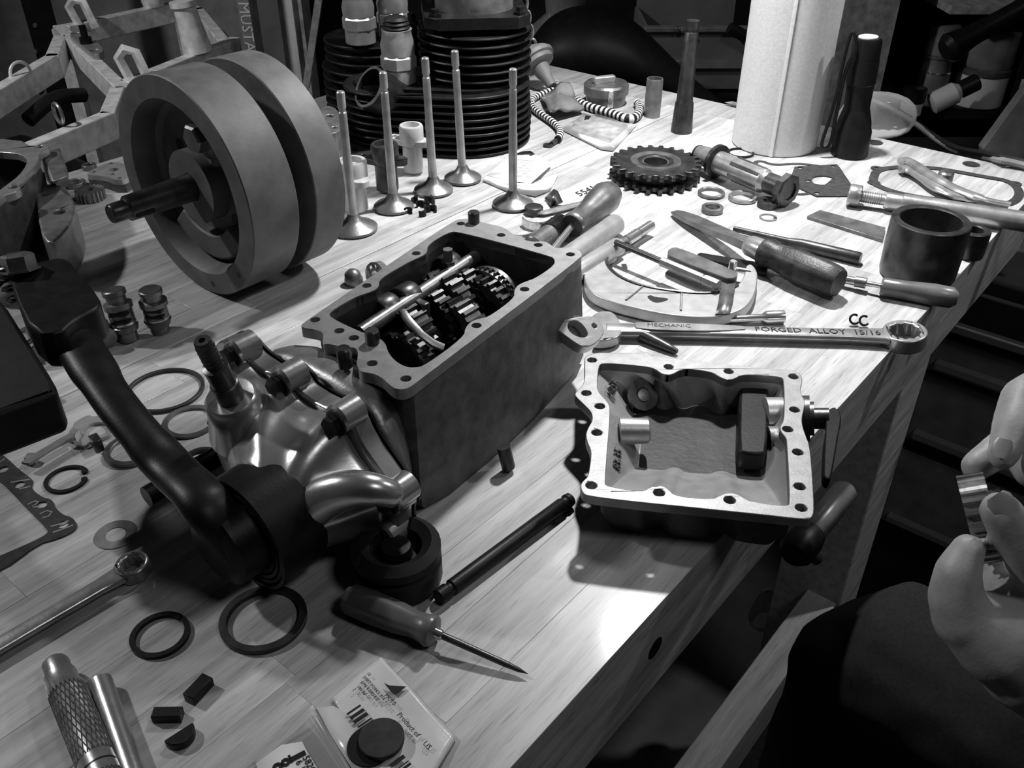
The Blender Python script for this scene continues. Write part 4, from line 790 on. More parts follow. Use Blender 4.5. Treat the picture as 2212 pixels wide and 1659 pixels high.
# ---------- paper roll, torch, upright tools
b = P(1680, 322)+Y*.022
pr = thing('paper_roll', b, 'thick roll of white paper towels standing on end', 'paper towels')
pts = [(0, .0535), (.002, .0555), (.07, .0558), (.14, .0553), (.21, .0557), (.278, .0555), (.28, .054), (.28, .02), (.1, .02)]
O('roll', MB().lathe(b, Z, pts, 64), 'towel', pr)
O('loose_edge', MB().loft([[b+V((math.cos(g), math.sin(g), 0))*rr+Z*z_ for z_ in (.001, .279)] for g, rr in ((4.36, .0556), (4.40, .0568), (4.44, .0572), (4.445, .056))], cap=False, closed=False), 'towel', pr, 'loose perforated edge')
def lean(x, y, tx, ty): q = P(x, y); return q, PY(tx, ty, q.y)-q
b, A = lean(1836, 336, 1878, 82); b = b+Y*.004; L = A.length
fl = thing('torch', b, 'black metal torch standing on its lens with a pale tail button', 'torch')
O('head', MB().lathe(b, A, [(0, .022), (.001, .0232), (.032, .0232), (.036, .0218), (.045, .0205), (.06, .0165)], 36), 'black', fl)
O('barrel', MB().lathe(b, A, [(.06, .0165), (.062, .0158), (L*.62, .0165), (L*.63, .0178), (L*.82, .0178)], 32), 'black', fl)
O('tail_cap', MB().lathe(b, A, [(L*.82, .0172), (L*.97, .0172), (L, .0158), (L, .012), (L-.001, .012)], 32), 'black', fl)
O('tail_button', MB().lathe(b, A, [(L-.002, 0), (L-.002, .0115), (L+.001, .0115), (L+.0018, 0)], 24), 'white', fl, 'pale round tail button')
lp = [PY(x, y, b.y-.012) for x, y in ((1852, 98), (1842, 60), (1830, 95), (1818, 150), (1806, 210), (1788, 270), (1772, 315), (1782, 324), (1794, 312), (1802, 270), (1816, 200), (1830, 140), (1848, 112))]
O('lanyard', MB().tube(chaikin(lp, 2, True), .0022, 6, closed=True), 'black', fl, 'black wrist strap')
b, A = lean(1472, 284, 1497, 44); L = A.length
t = thing('valve_lapper', b, 'slim dark upright tool with a wider foot standing left of the paper roll', 'tool')
O('foot', MB().lathe(b, A, [(0, .0145), (.003, .0148), (.012, .0142), (.04, .0125), (.042, .0115)], 28), 'steel_dark', t); O('rod', MB().lathe(b, A, [(.042, .0112), (L*.9, .0088), (L*.905, .0082), (L*.93, .0082), (L*.935, .0088), (L, .0085)], 24), 'steel_dark', t)
O('alu_tube', MB().lathe(P(1408, 251), Z, [(0, .0085), (0, .0118), (.053, .0118), (.054, .0112), (.054, .0098), (.003, .0098), (.003, .0085)], 32, cap=False), 'alu', None, 'short bright open metal tube standing beside the fuel cap', 'tube')
b = P(1310, 232)+Y*.02; t = thing('fuel_cap', b, 'chrome fuel filler cap with a wing grip on top', 'cap')
O('skirt', MB().lathe(b, Z, [(0, .029), (.014, .030)], 40), 'steel_mid', t); O('cap', MB().lathe(b, Z, [(.014, .030), (.016, .0335), (.028, .0335), (.031, .031), (.032, 0)], 40), 'steel_mid', t)
O('wing_grip', MB().box(b+V((-.004, -.002, .036)), (.034, .010, .010), (V((.94, .34, 0)), V((-.34, .94, 0)), Z)), 'alu_bright', t, bev=.002); O('lug', MB().box(b+V((.004, -.0325, .016)), (.008, .006, .024)), 'chrome', t, bev=.001)
# braided cable
c2 = cr(1130, 60, .16875)
def striped(name, pts, r, label, cat, h=.005):
    pp = chaikin(pts, 3, False); cum = [0]; out = [pp[0]]; step = .0043
    for i in range(1, len(pp)):
        d = pp[i]-out[-1]
        while d.length > step: out.append(out[-1]+d.normalized()*step); d = pp[i]-out[-1]
    o = O(name, MB().tube(out, r, 10), 'rubber', None, label, cat); o.data.materials.append(M('white'))
    for p in o.data.polygons:
        if len(p.vertices) == 4:
            p.material_index = 1 if (p.index//10) % 2 else 0
    return o
def pc2(q, h=.006): return [P(*z_, h) for z_ in c2(*q)]
o1 = striped('braided_cable', pc2(((420, 740), (560, 830), (640, 900), (760, 980), (920, 1040), (1080, 1080), (1200, 1120), (1320, 1170), (1410, 1170), (1480, 1100), (1500, 1000), (1450, 950))), .0064, 'black and white braided cable curling round the fuel cap', 'cable')
o2 = striped('braided_cable', pc2(((400, 790), (250, 840), (130, 900), (95, 960), (150, 1050), (270, 1130), (400, 1220), (470, 1290), (480, 1360), (440, 1430))), .0048, 'black and white braided cable ending in a dark eyelet by the fins', 'cable')
t = thing('cable_eyelet', P(*c2((330, 1490))[0]), 'dark crimped eyelet at the end of the braided cable', 'eyelet'); O('crimp', MB().lathe(P(*c2((430, 1440))[0], .004), P(*c2((360, 1490))[0], .003)-P(*c2((430, 1440))[0], .004), [(0, .0035), (.014, .0035)], 12), 'steel_dark', t)
O('eye', MB().ring(P(*c2((320, 1510))[0], .001), Z, .003, .0068, 0, .0018, 20), 'steel_dark', t)
# bag of small parts and printed card
t = thing('parts_card', P(1295, 280), 'printed card in a clear sleeve lying before the fuel cap', 'card'); q = [P(*z_, .0015) for z_ in c2((640, 1200), (1000, 1080), (1450, 1250), (1150, 1580), (1000, 1560), (480, 1300))]
O('sleeve', MB().add(q, [tuple(range(6))]), 'film', t, solid=.0006); q = [P(*z_, .0022) for z_ in c2((660, 1190), (770, 1090), (1340, 1240), (1340, 1270), (1110, 1465), (600, 1310))]
O('card', MB().add(q, [tuple(range(6))]), 'board', t, solid=.0004); q = [P(*z_, .0026) for z_ in c2((800, 1120), (870, 1130), (840, 1170), (780, 1180))]; O('print', MB().add(q, [(0, 1, 2, 3)]), 'ink', t, solid=.0001)
t = thing('parts_pouch', P(1215, 240), 'crumpled dark glossy pouch lying inside the cable loop', 'pouch')
O('pouch', waved([P(*z_, .004) for z_ in c2((220, 900), (560, 820), (780, 1080), (380, 1200))], 10, .02, 5), 'glassy', t, solid=.004)
# white tag in a clear bag beside the single valve
ct_ = cr(1040, 310, .0904)
t = thing('paper_tag', P(1140, 380), 'white printed paper tag in a clear bag behind the single valve', 'tag'); tg = [P(*z_, h) for z_, h in zip(ct_((130, 760), (650, 280), (1250, 265), (1400, 300), (1680, 500), (1180, 950), (900, 920), (600, 870)), (.006, .004, .004, .004, .005, .010, .010, .009))]
O('paper', MB().add(tg, [tuple(range(8))]), 'paper', t, solid=.0004); q = [P(*z_, h) for z_, h in zip(ct_((20, 880), (130, 770), (620, 880), (1200, 960), (1500, 820), (1850, 700), (1650, 1100), (1300, 1260), (650, 1150)), (.002, .006, .009, .010, .006, .004, .003, .002, .002))]
O('film', MB().add(q, [tuple(range(9))]), 'film', t, solid=.0005); mb = MB(); dd = (P(*ct_((1180, 420))[0])-P(*ct_((860, 400))[0])).normalized()
for i, s in enumerate(('PARTS LIST', 'NO. 127', 'QTY 2')): pass
for i in range(7): mb.box(P(*ct_((1030-8*i, 400+62*i))[0], .0098-.0006*(6-i)), (.018 if i % 2 else .022, .0012, .0002), (dd, Z.cross(dd), Z))
O('print', mb, 'grey', t, 'faint printed lines', kind='stuff')
O('black_clip', MB().tube([P(x, y, .003) for x, y in ((1118, 334), (1130, 330), (1145, 329), (1152, 333))]+[P(1147, 330, .008)], .002, 6), 'black', None, 'thin black wire clip lying behind the white tag', 'clip')
# chain and spark plug tool behind
a, b = P(1150, 118, .05), P(1192, 186, .012); A = b-a; L = A.length
t = thing('lapping_cup', V((b.x, b.y, T)), 'pale stepped rubber suction tool leaning beside the finned cylinder', 'tool')
O('cup', MB().lathe(a, A, [(-.01, .012), (0, .026), (.006, .031), (.012, .031), (.014, .027), (.020, .026), (.022, .022), (.024, .012)], 32), 'grey', t); O('stem', MB().lathe(a, A, [(.024, .014), (L*.6, .0125), (L*.75, .009), (L, .008)], 24), 'grey', t)
t = thing('chain', P(1130, 130), 'short length of pale chain hanging by the inverted cylinder', 'chain')
for i in range(9):
    p = PY(1142-3*i+(8 if i % 2 else 0), 118-15*i, a.y+.02); s = .009; d = V((.25, 0, 1)).normalized(); sd = V((1, 0, -.25)) if i % 2 else Y
    O('link', MB().tube([p+d*(s*1.5*math.cos(g))+sd.normalized()*(s*.75*math.sin(g)) for g in [q*math.pi/8 for q in range(16)]], .0026, 6, closed=True), 'steel', t)
# ---------- small parts at the far left
t = thing('oil_pump_body', P(235, 385), 'bright oil pump body with bolt holes half hidden by the flywheel', 'pump'); c1 = cr(0, 0, .25316)
po = [P(*z_, .016) for z_ in c1((740, 1480), (800, 1440), (920, 1385), (1010, 1380), (1100, 1420), (1110, 1500), (1060, 1535), (980, 1535), (880, 1500), (760, 1495))]
O('plate', MB().plate(chaikin(po, 1), [circle(P(*z_, .016), r_, 14) for z_, r_ in zip(c1((800, 1466), (945, 1395), (970, 1448), (958, 1486), (1018, 1520)), (.0028, .0028, .006, .003, .003))], .006), 'alu_bright', t); O('lower_body', MB().plate([q-Z*.006 for q in po], [], .010), 'alu_cast', t)
annulus('pump_ring', 165, 402, 42, 30, .006, 'alu', 'pale ring lying between small gear and crankcase', 'ring'); annulus('pump_ring', 194, 365, 30, 16, .006, 'steel_mid', 'small grey ring lying behind the oil pump body', 'ring')
O('pinion_gear', gear(P(198, 430), Z, .0165, .012, 20, .3, .16), 'alu', None, 'small bright pinion gear lying flat beside the axle tip', 'gear')
t = thing('crankcase', P(40, 500), 'pale cast crankcase half with a bright bolt flange standing at the bench edge', 'crankcase')
hk = .075; f1 = [P(x, y, hk) for x, y in ((-120, 520), (-90, 300), (40, 300), (70, 318), (100, 308), (108, 318), (84, 330), (84, 345), (70, 365), (48, 385), (20, 402), (45, 400), (42, 412), (0, 425), (-60, 500))]
f2 = [P(x, y, hk) for x, y in ((-100, 470), (-80, 330), (30, 328), (58, 340), (58, 355), (40, 380), (10, 402), (-40, 440))]
O('bolt_flange', MB().plate(chaikin(f1, 1), [chaikin(f2, 1), circle(P(84, 317, hk), .0045, 14), circle(P(28, 404, hk), .0045, 14)], .008, bev=.0005), 'alu_bright', t)
w1 = [P(x, y, hk-.006) for x, y in ((-120, 520), (-60, 330), (40, 320), (88, 345), (80, 370), (50, 408), (20, 425), (-40, 500))]
cw = sum(w1, V())/8
O('shell', MB().loft([w1, [V((q.x, q.y, T+.045))+(q-cw)*.12 for q in w1], [V((q.x, q.y, T+.015))+(q-cw)*.1 for q in w1], [V((q.x, q.y, T+.001))-(q-cw)*.15 for q in w1]], cap='end'), 'alu_cast', t, sub=1)
lg = [P(x, y, .05) for x, y in ((75, 400), (135, 395), (160, 430), (160, 465), (140, 500), (105, 530), (85, 500))]
O('mounting_lug', MB().plate(chaikin(lg, 1), [circle(P(128, 457, .05), .006, 14)], .045, bev=.002), 'alu', t)
O('web', MB().loft([[P(x, y, .066) for x, y in ((88, 330), (130, 318), (150, 380), (110, 395))], [P(x, y, .01) for x, y in ((98, 390), (140, 378), (150, 400), (120, 415))]]), 'alu', t, bev=.003)
# ---------- odds and ends
t = thing('ball_bearing', P(815, 592), 'bright ball bearing standing on edge behind the gearbox flange', 'bearing'); p = P(815, 592, .012); ba = V((-.55, -.75, .25))
O('outer_race', MB().ring(p, ba, .0095, .0122, -.004, .004, 32), 'chrome', t); O('inner_race', MB().ring(p, ba, .004, .0065, -.004, .004, 28), 'steel', t); _, e1, e2 = frame(ba)
for i in range(8): O('ball', MB().lathe(p+(e1*math.cos(i*.785)+e2*math.sin(i*.785))*.008-ba.normalized()*.0022, ba, [(0, 0), (.0006, .0013), (.0022, .0021), (.0038, .0013), (.0044, 0)], 10), 'chrome', t)
O('dome_nut', MB().lathe(P(766, 612), V((-.1, -.1, 1)), [(0, .009), (.006, .009), (.007, .0085), (.012, .0075), (.015, .004), (.016, 0)], 20), 'steel_mid', None, 'dark dome nut standing beside the bearing behind the gearbox', 'nut')
t = thing('pencil', P(1590, 228), 'short pencil lying half behind the paper roll', 'pencil'); a, b = P(1566, 221, .004), P(1640, 235, .004); A = b-a
O('point', MB().lathe(a, A, [(0, .0004), (.012, .0035)], 8), 'board', t); O('barrel', MB().lathe(a, A, [(.012, .0035), (.1, .0035)], 6), 'plastic_grey', t)
O('slotted_pin', MB().lathe(P(50, 862, .009), P(84, 842, .009)-P(50, 862, .009), [(0, .009), (.018, .009), (.0195, .0075), (.0195, .0025), (.017, .0025)], 24), 'steel_mid', None, 'short steel pin end lying under the rubber pedal', 'pin')
# ---------- clamp on the bench edge
po, pn = CR-W*.022, W
t = thing('edge_clamp', PP(1760, 1160, po, pn), 'round pale clamp handle with a dark jaw hanging on the bench edge below the lid', 'clamp')
a, b = PP(1745, 1160, po, pn), PP(1828, 1058, po, pn); A = b-a; L = A.length
O('handle', MB().lathe(a, A, [(0, .009), (.002, .0105), (L-.004, .0105), (L, .008), (L, 0)], 24), 'handle', t)
O('jaw', MB().lathe(a, -A, [(-.004, .012), (.004, .0135), (.02, .0135), (.026, .010), (.026, 0)], 24), 'iron_black', t)
O('bar', MB().lathe(a+W*.005-Z*.012, PP(1850, 1245, po-W*.01, pn)-a, [(0, .007), (.06, .007)], 16), 'steel_mid', t); O('rivet', MB().lathe(a-W*.011-U*.006, -W, [(0, .003), (.002, .0022)], 12), 'chrome', t)
# ---------- light metal chassis behind the bench
HF = -.06
t = thing('metal_chassis', V((-1.0, 1.75, 0)), 'pale welded square tube chassis standing beyond the far edge of the bench', 'chassis')
def rail(name, q, hh=HF, w_=.026, hgt=.045, m='frame'):
    for i in range(len(q)-1):
        a, b = P(*q[i], hh), P(*q[i+1], hh); d = (b-a).normalized(); s = Z.cross(d)
        O(name, MB().box((a+b)/2-Z*hgt/2, ((b-a).length+w_*.8, w_, hgt), (d, s, Z)), m, t, bev=.002)
rail('rail', [(150, 52), (385, 2)]); rail('rail', [(128, 55), (262, 185)]); rail('rail', [(275, 172), (502, 82)]); rail('rail', [(385, 2), (428, 18), (480, 82)]); rail('rail', [(128, 78), (112, 118), (-40, 208)]); rail('rail', [(225, 245), (-40, 352)])
rail('rail', [(252, 190), (232, 240)])
for x, y in ((130, 60), (262, 185), (490, 82), (10, 338), (385, 4)):
    p = P(x, y, HF-.04); O('leg', MB().box(V((p.x, p.y, p.z/2)), (.03, .03, p.z)), 'frame', t)
bp = [P(*z_, HF+.012) for z_ in c1((590, 290), (640, 250), (720, 255), (880, 400), (880, 440), (830, 465), (780, 455), (620, 320))]
O('bracket_plate', MB().plate(chaikin(bp, 1), [circle(P(*z_, HF+.012), .010, 16) for z_ in c1((655, 282), (810, 428))], .014, bev=.001), 'alu_bright', t)
O('bracket_bolt', MB().lathe(P(*c1((738, 370))[0], HF+.012), Z, [(0, .012), (.012, .012), (.012, .007), (.035, .007)], 12), 'iron_black', t)
O('mount_post', MB().lathe(P(*c1((1690, 440))[0], HF), V((-.12, 0, 1)), [(0, .03), (.05, .024), (.085, .022), (.088, .027), (.098, .027), (.1, .008)], 28), 'frame', t)
O('mount_cap', MB().lathe(P(*c1((1310, 50))[0], HF), Z, [(0, .024), (.01, .026), (.022, .026), (.024, .01)], 28), 'frame', t)
for z_ in ((186, 50), (300, 166)):
    p = P(*z_, HF); O('clip', MB().tube([p+V((x, 0, z2)) for x, z2 in ((-.016, -.01), (-.03, .035), (-.016, .05), (.004, .045), (.018, -.01))], .006, 4, flat=1.6), 'frame', t)
p = P(133, 272, HF); O('eye_ring', MB().tube(circle(p+Z*.02, .016, 20, (X*.7-Y*.7), Z), .003, 8, closed=True), 'steel', t)
p = P(45, 160, HF); O('cable_tie', MB().tube(circle(p, .022, 20, X*.5+Y*.8, Z), .003, 8, closed=True), 'frame', t)
O('filler_box', MB().box(V((-1.02, 1.62, .33)), (.5, .62, .62), (U, W, Z)), 'black', t, 'black box added inside the chassis to hide the lit floor', bev=.02)  # dark box added to cover the lit floor inside the chassis
O('tool_case', MB().box(V((-.30, 1.95, .36)), (.3, .22, .72), (U, W, Z)), 'black', None, 'black upright tool case standing behind the flywheels', 'case', bev=.02)
for (x, y, x2, y2, lab) in ((60, 260, 180, 205, 'dark hose lying across the black case in the chassis'), (0, 195, 90, 190, 'dark hose drooping from the chassis side rail'), (160, 330, 215, 275, 'grey hose end poking out beneath the chassis rail')):
    a, b = P(x, y, -.13), P(x2, y2, -.12); O('hose', MB().tube(chaikin([a, (a+b)/2+Z*.02, b], 2, False), .014, 10), 'plastic_grey' if 'grey' in lab else 'rubber', None, lab, 'hose')
# left background: upright post on the wall, boxed part, lath
a, b = PY(72, -60, 2.3), PY(98, 118, 2.3)
t = thing('steel_upright', V((a.x, 2.3, 0)), 'dark perforated steel upright standing before the grey wall', 'upright')
O('post', MB().box(V(((a.x+b.x)/2, 2.3, .75)), (.052, .04, 1.5)), 'black', t)
for y in (55, 112): O('bolt', MB().lathe(V((PY(82, y, 2.28).x-.006, 2.28, PY(82, y, 2.28).z)), -Y, [(0, .006), (.004, .005)], 10), 'alu', t)
bx = PY(592, 90, 1.98); k_ = mpp(bx)
t = thing('mustang_box', V((bx.x, 1.98, 0)), 'tall narrow white carton with a lettered dark spine standing behind the flywheels', 'box')
O('carton', MB().box(V((bx.x+.012, 2.02, .6)), (.072, .08, 1.2)), 'white', t); O('spine', MB().box(V((bx.x-.036, 1.99, .6)), (.024, .14, 1.2)), 'grey', t)
O('right_edge', MB().box(V((bx.x+.056, 2.03, .6)), (.018, .08, 1.2)), 'board', t)
O('spine_lettering', MB().text('MUSTANG', .03, V((bx.x-.036, 1.9195, bx.z+.02)), -Z, X, .0003), 'white', t); O('inner_line', MB().box(V((bx.x+.024, 1.979, .6)), (.008, .002, 1.2)), 'grey', t)
a, b = PY(690, -10, 1.9), PY(661, 190, 1.9); O('wood_lath', MB().box((a+b)/2, (.014, .012, (a-b).length), (X, Y, (a-b).normalized())), 'board', None, 'thin pale wooden lath leaning behind the second finned head', 'lath')
# black saddle behind the far bench end
t = thing('bike_saddle', V((.2, 1.72, 0)), 'large rounded black leather saddle behind the fuel cap', 'saddle'); rings = []
for x, y, rr, hh in ((1130, 150, 12, 20), (1160, 120, 45, 55), (1210, 105, 62, 78), (1270, 100, 70, 82), (1330, 105, 70, 80), (1390, 135, 62, 65), (1450, 175, 48, 45), (1510, 212, 34, 26), (1556, 225, 10, 8)):
    c = PY(x, y, 1.74); k = mpp(c); rings.append([c+(Y*math.cos(g)*.95*max(rr, 30)/60*.1)+Z*(math.sin(g)*hh*k*1.04) for g in [i*math.pi/8 for i in range(16)]])
O('seat', MB().loft(rings), 'cloth', t, sub=2); c = PY(1280, 150, 1.74); O('stand', MB().lathe(V((c.x, c.y, 0)), Z, [(0, .16), (.02, .16), (.03, .03), (c.z-.03, .03)], 24), 'black', t)
p = PY(1222, 0, 2.25); t = thing('pale_bucket', V((p.x, p.y, 0)), 'pale plastic bucket standing behind the black saddle', 'bucket')
O('pail', MB().lathe(V((p.x, p.y, 0)), Z, [(0, .07), (p.z-.06, .08), (p.z-.03, .045), (p.z+.12, .06)], 28), 'grey', t); O('spout', MB().lathe(p-Z*.045, Z, [(0, .045), (.18, .05)], 6), 'white', t)
# clear storage tubs behind
def PB(x, y, Yv): return PY(x, y, Yv)
a, b = PY(1392, 195, 1.95), PY(1640, 40, 1.95)
t = thing('storage_tub', V(((a.x+b.x)/2, 2.05, 0)), 'grey translucent storage tub on a low cupboard behind the paper roll', 'tub')
O('cupboard', MB().box(V(((a.x+b.x)/2, 2.1, (a.z-.01)/2)), (b.x-a.x+.1, .3, a.z-.01)), 'wall_dark', t)
O('front', MB().box(V(((a.x+b.x)/2, 1.96, (a.z+.06))), (b.x-a.x, .008, .12)), 'plastic_grey', t, bev=.002); O('side', MB().box(V((a.x, 2.07, a.z+.06)), (.008, .22, .12)), 'plastic_grey', t)
O('rim', MB().box(V(((a.x+b.x)/2, 1.955, a.z+.124)), (b.x-a.x+.02, .02, .010)), 'grey', t, bev=.002); O('ledge', MB().box(V(((a.x+b.x)/2, 1.95, a.z+.055)), (b.x-a.x, .016, .014)), 'grey', t)
O('rear', MB().box(V(((a.x+b.x)/2, 2.18, a.z+.1)), (b.x-a.x, .008, .2)), 'plastic_grey', t)
for x, y in ((1462, 62), (1475, 66), (1465, 135)): q = PY(x, y, 1.94); O('glint_knob', MB().lathe(q, -Y, [(0, .005), (.004, .004), (.005, 0)], 12), 'chrome', t)
a_, b_ = PY(1575, 60, 1.93), PY(1640, 95, 1.93); O('brush_handle', MB().tube([a_, b_], .012, 10), 'black', None, 'black tool handle poking out of the storage tub', 'handle')
# shelf unit at the right
YS = 1.72
a, b = PY(1800, 225, YS), PY(1912, -60, YS); sz = PY(2040, 238, YS).z
su = thing('shelf_unit', V((1.0, YS+.15, 0)), 'open shelf unit with a chipboard side panel beyond the bench end', 'shelf'); lx = PY(1862, 110, YS).x
O('side_panel', MB().box(V((lx, YS+.16, .85)), (.1, .32, 1.7)), 'board', su); O('back_panel', MB().box(V((lx+.5, YS+.33, .85)), (1.1, .02, 1.7)), 'wall_dark', su)
O('shelf_board', MB().box(V((lx+.5, YS+.17, sz-.01)), (.9, .32, .02)), 'wall_dark', su); zz = PY(2050, 22, YS-.03).z
O('shelf_board', MB().box(V((lx+.30, YS+.13, zz)), (.34, .32, .014)), 'board', su); O('plinth', MB().box(V((lx+.5, YS+.17, .3)), (.9, .3, .6)), 'wall_dark', su)
def jar(name, x, yb, yt, wpx, prof, m, label, cat, Yv=YS+.05, extra=None):
    p = PY(x, yb, Yv); p.z = sz; top = PY(x, yt, Yv).z; r = wpx/2*mpp(p); h = top-sz; t = thing(name, p, label, cat)
    O('body', MB().lathe(p, Z, [(z_*h, rr*r) for z_, rr in prof], 28), m, t)
    for nm, pr, mm in extra or (): O(nm, MB().lathe(p, Z, [(z_*h, rr*r) for z_, rr in pr], 28), mm, t)
    return t
jar('spray_can', 2005, 215, 52, 62, [(0, .95), (.02, 1), (.42, 1), (.44, .94), (.6, .94), (.62, 1)], 'grey', 'tall ribbed spray can standing on the shelf beside the chipboard side', 'can', extra=(('cap', [(.62, .9), (.64, 1), (.98, .95), (1, .8)], 'plastic_grey'), ('rim_band', [(.60, 1.03), (.625, 1.03)], 'chrome'), ('rim_band', [(.41, 1.03), (.43, 1.03)], 'chrome')))
jar('paint_tin', 2105, 225, 62, 104, [(0, .98), (.02, 1), (.42, 1)], 'white', 'wide tin with pale label and dark lid standing on the shelf', 'tin', extra=(('lid', [(.42, 1), (.43, 1.06), (.5, 1.06), (.52, .95)], 'steel_mid'), ('upper_tin', [(.52, .92), (.56, .98), (1, .98)], 'grey')))
jar('squeeze_bottle', 1968, 232, 190, 44, [(0, 1), (.5, 1)], 'white', 'short jar with a black screw lid on the shelf', 'jar', YS-.02, (('lid', [(.5, 1.1), (1, 1.1), (1.04, .9)], 'black'),))
p = PY(2035, 220, YS-.03); t = thing('glue_bottle', V((p.x, p.y, sz)), 'white glue bottle lying on the shelf with a black cap', 'bottle'); q = V((p.x-.02, p.y, sz+.02)); d_ = V((.8, 0, .45)); O('body', MB().lathe(q, d_, [(0, .014), (.003, .02), (.045, .02), (.055, .012)], 24), 'white', t); O('cap', MB().lathe(q, d_, [(.055, .016), (.085, .016), (.088, .013)], 20), 'black', t)
p = PY(2180, 180, YS-.06); t = thing('black_carton', V((p.x+.05, p.y, sz)), 'black carton with white lettering at the end of the shelf', 'carton'); O('box', MB().box(V((p.x+.125, p.y+.02, sz+.06)), (.15, .12, .12)), 'black', t); O('lettering', MB().text('mi', .05, V((p.x+.02, p.y-.0405, PY(2165, 180, YS-.1).z)), X, Z, .0004), 'white', t)
a, b = PY(2040, 110, 1.6), PY(2175, 35, 1.62); rod_t = thing('cordless_drill', V((b.x, b.y, sz)), 'black power tool handle jutting out across the shelf', 'drill'); O('grip', MB().lathe(a, b-a, [(0, .018), (.01, .026), (.05, .018), (.13, .016), (.2, .022)], 20), 'black', rod_t); O('body', MB().box(V((b.x+.16, b.y-.05, sz+.19)), (.13, .07, .12)), 'black', rod_t, bev=.01)
O('shop_bag', MB().box(V((PY(2120, 300, 1.55).x+.1, 1.56, .38)), (.5, .2, .76), (X, Y, Z)), 'rubber', None, 'big dull black bag standing against the shelf unit', 'bag', bev=.04)
a = [PY(2225, 185, 1.42), PY(2125, 322, 1.42), PY(2130, 420, 1.42), PY(2400, 420, 1.42), PY(2400, 150, 1.42)]
O('grey_board', MB().loft([a, [q+Y*.02 for q in a]]), 'grey', None, 'grey board leaning against the black bag beyond the bench corner', 'board')
cb = [PY(1862, 208, 1.52), PY(1920, 232, 1.5), PY(1965, 258, 1.46), PY(2020, 300, 1.40), PY(2070, 330, 1.32), P(2140, 342, .01), P(2212, 356, .006), P(2330, 395, .004)]
t = thing('twin_cable', cb[4], 'twin lead cable looping from the shelf to the bench corner', 'cable')
for i in range(2): O('lead', MB().tube(chaikin([q+V((0, .009*i, .002*i)) for q in cb], 2, False), .0042, 8), 'grey' if i == 0 else 'rubber', t)
p = PY(1895, 250, 1.42); O('clear_pouch', MB().loft([[p+V((math.cos(g)*rx, math.sin(g)*.03, z_)) for g in [i*math.pi/8 for i in range(16)]] for rx, z_ in ((.05, -.035), (.068, -.01), (.06, .02), (.03, .035))]), 'film', None, 'crumpled clear plastic pouch hanging behind the torch', 'pouch', sub=1)
# ---------- tool chest below the bench end at the right
p0 = P(2010, 830, -.3); top = PP(2120, 598, p0, U).z; left = (PP(1975, 780, p0, U)-p0).dot(W)
tcst = thing('tool_chest', V((p0.x+.3, p0.y+.1, 0)), 'dark grey tool chest with wide drawers standing by the bench leg', 'tool chest')
cch = p0+W*(left-.4)+U*.2; O('cabinet', MB().box(V((cch.x, cch.y, top/2)), (.4, .8, top), (U, W, Z)), 'wall_dark', tcst, bev=.006)
zl = [PP(2010, y, p0, U).z for y in (700, 790, 838)]
for i, (z1, z0) in enumerate(((top-.02, zl[0]), (zl[0]-.008, zl[1]), (zl[1]-.008, zl[1]-.12), (zl[1]-.14, zl[1]-.28))):
    if z1-z0 < .02: continue
    dw_ = O('drawer', MB().box(p0+W*(left-.4)-U*.006+Z*((z0+z1)/2-p0.z), (.012, .76, z1-z0), (U, W, Z)), 'grey' if i else 'wall_dark', tcst, bev=.002)
    O('handle_bar', MB().box(p0+W*(left-.4)-U*.018+Z*(z0+.016-p0.z), (.014, .74, .012), (U, W, Z)), 'plastic_grey', dw_, bev=.002)
O('carton_flap', MB().loft([[V((.62, .92, 0)), V((.80, .80, 0)), V((.80, .80, .28)), V((.66, .89, .34))], [V((.63, .935, 0)), V((.81, .815, 0)), V((.81, .815, .28)), V((.67, .905, .34))]]), 'grey', None, 'dark cardboard flap standing on the floor behind the held gear', 'cardboard')
p = PP(1650, 1320, CR+W*.12, W); t = thing('plastic_bag', V((p.x, p.y, p.z-.03)), 'crumpled clear plastic bag hanging under the bench', 'bag')
O('film', MB().loft([[p+V((math.cos(g)*rx*(1+.2*math.sin(3*g)), math.sin(g)*rx*.8, z_)) for g in [i*math.pi/8 for i in range(16)]] for rx, z_ in ((.008, -.04), (.02, -.025), (.018, 0), (.012, .03), (.004, .045))]), 'film', t, sub=1)
# ---------- the person at the right: knee, arms and two hands holding a small gear
def PD(x, y, d): v = _d(x, y); return CAM+v*(d/F_)
pz = V((.74, .17, 0))
man = thing('person', pz, 'person in dark trousers sitting beside the bench holding a small gear in both hands', 'person')
def limb(mb, pts, n=14):
    p = [q for q, r in pts]; r = [r for q, r in pts]
    m = 4; P2 = []; R2 = []
    for i in range(len(p)-1):
        for j in range(m): f = j/m; P2.append(p[i].lerp(p[i+1], f)); R2.append(r[i]*(1-f)+r[i+1]*f)
    P2.append(p[-1]); R2.append(r[-1]); mb.tube(P2, R2, n)
    for q, rr in ((p[0], r[0]), (p[-1], r[-1])): ball(mb, q, rr)
def ball(mb, c, r, n=14, s=(1, 1, 1)):
    mb.add([c+V((math.sin(a)*math.cos(b)*s[0], math.sin(a)*math.sin(b)*s[1], math.cos(a)*s[2]))*r for a in [math.pi*(i+.02)/(n/2+.04) for i in range(n//2+1)] for b in [2*math.pi*j/n for j in range(n)]],
           [(i*n+j, i*n+(j+1) % n, (i+1)*n+(j+1) % n, (i+1)*n+j) for i in range(n//2) for j in range(n)]+[tuple(range(n-1, -1, -1)), tuple(range(n*(n//2), n*(n//2)+n))])
hb = MB()
D = lambda *q: [(PD(x, y, d), r) for x, y, d, r in q]
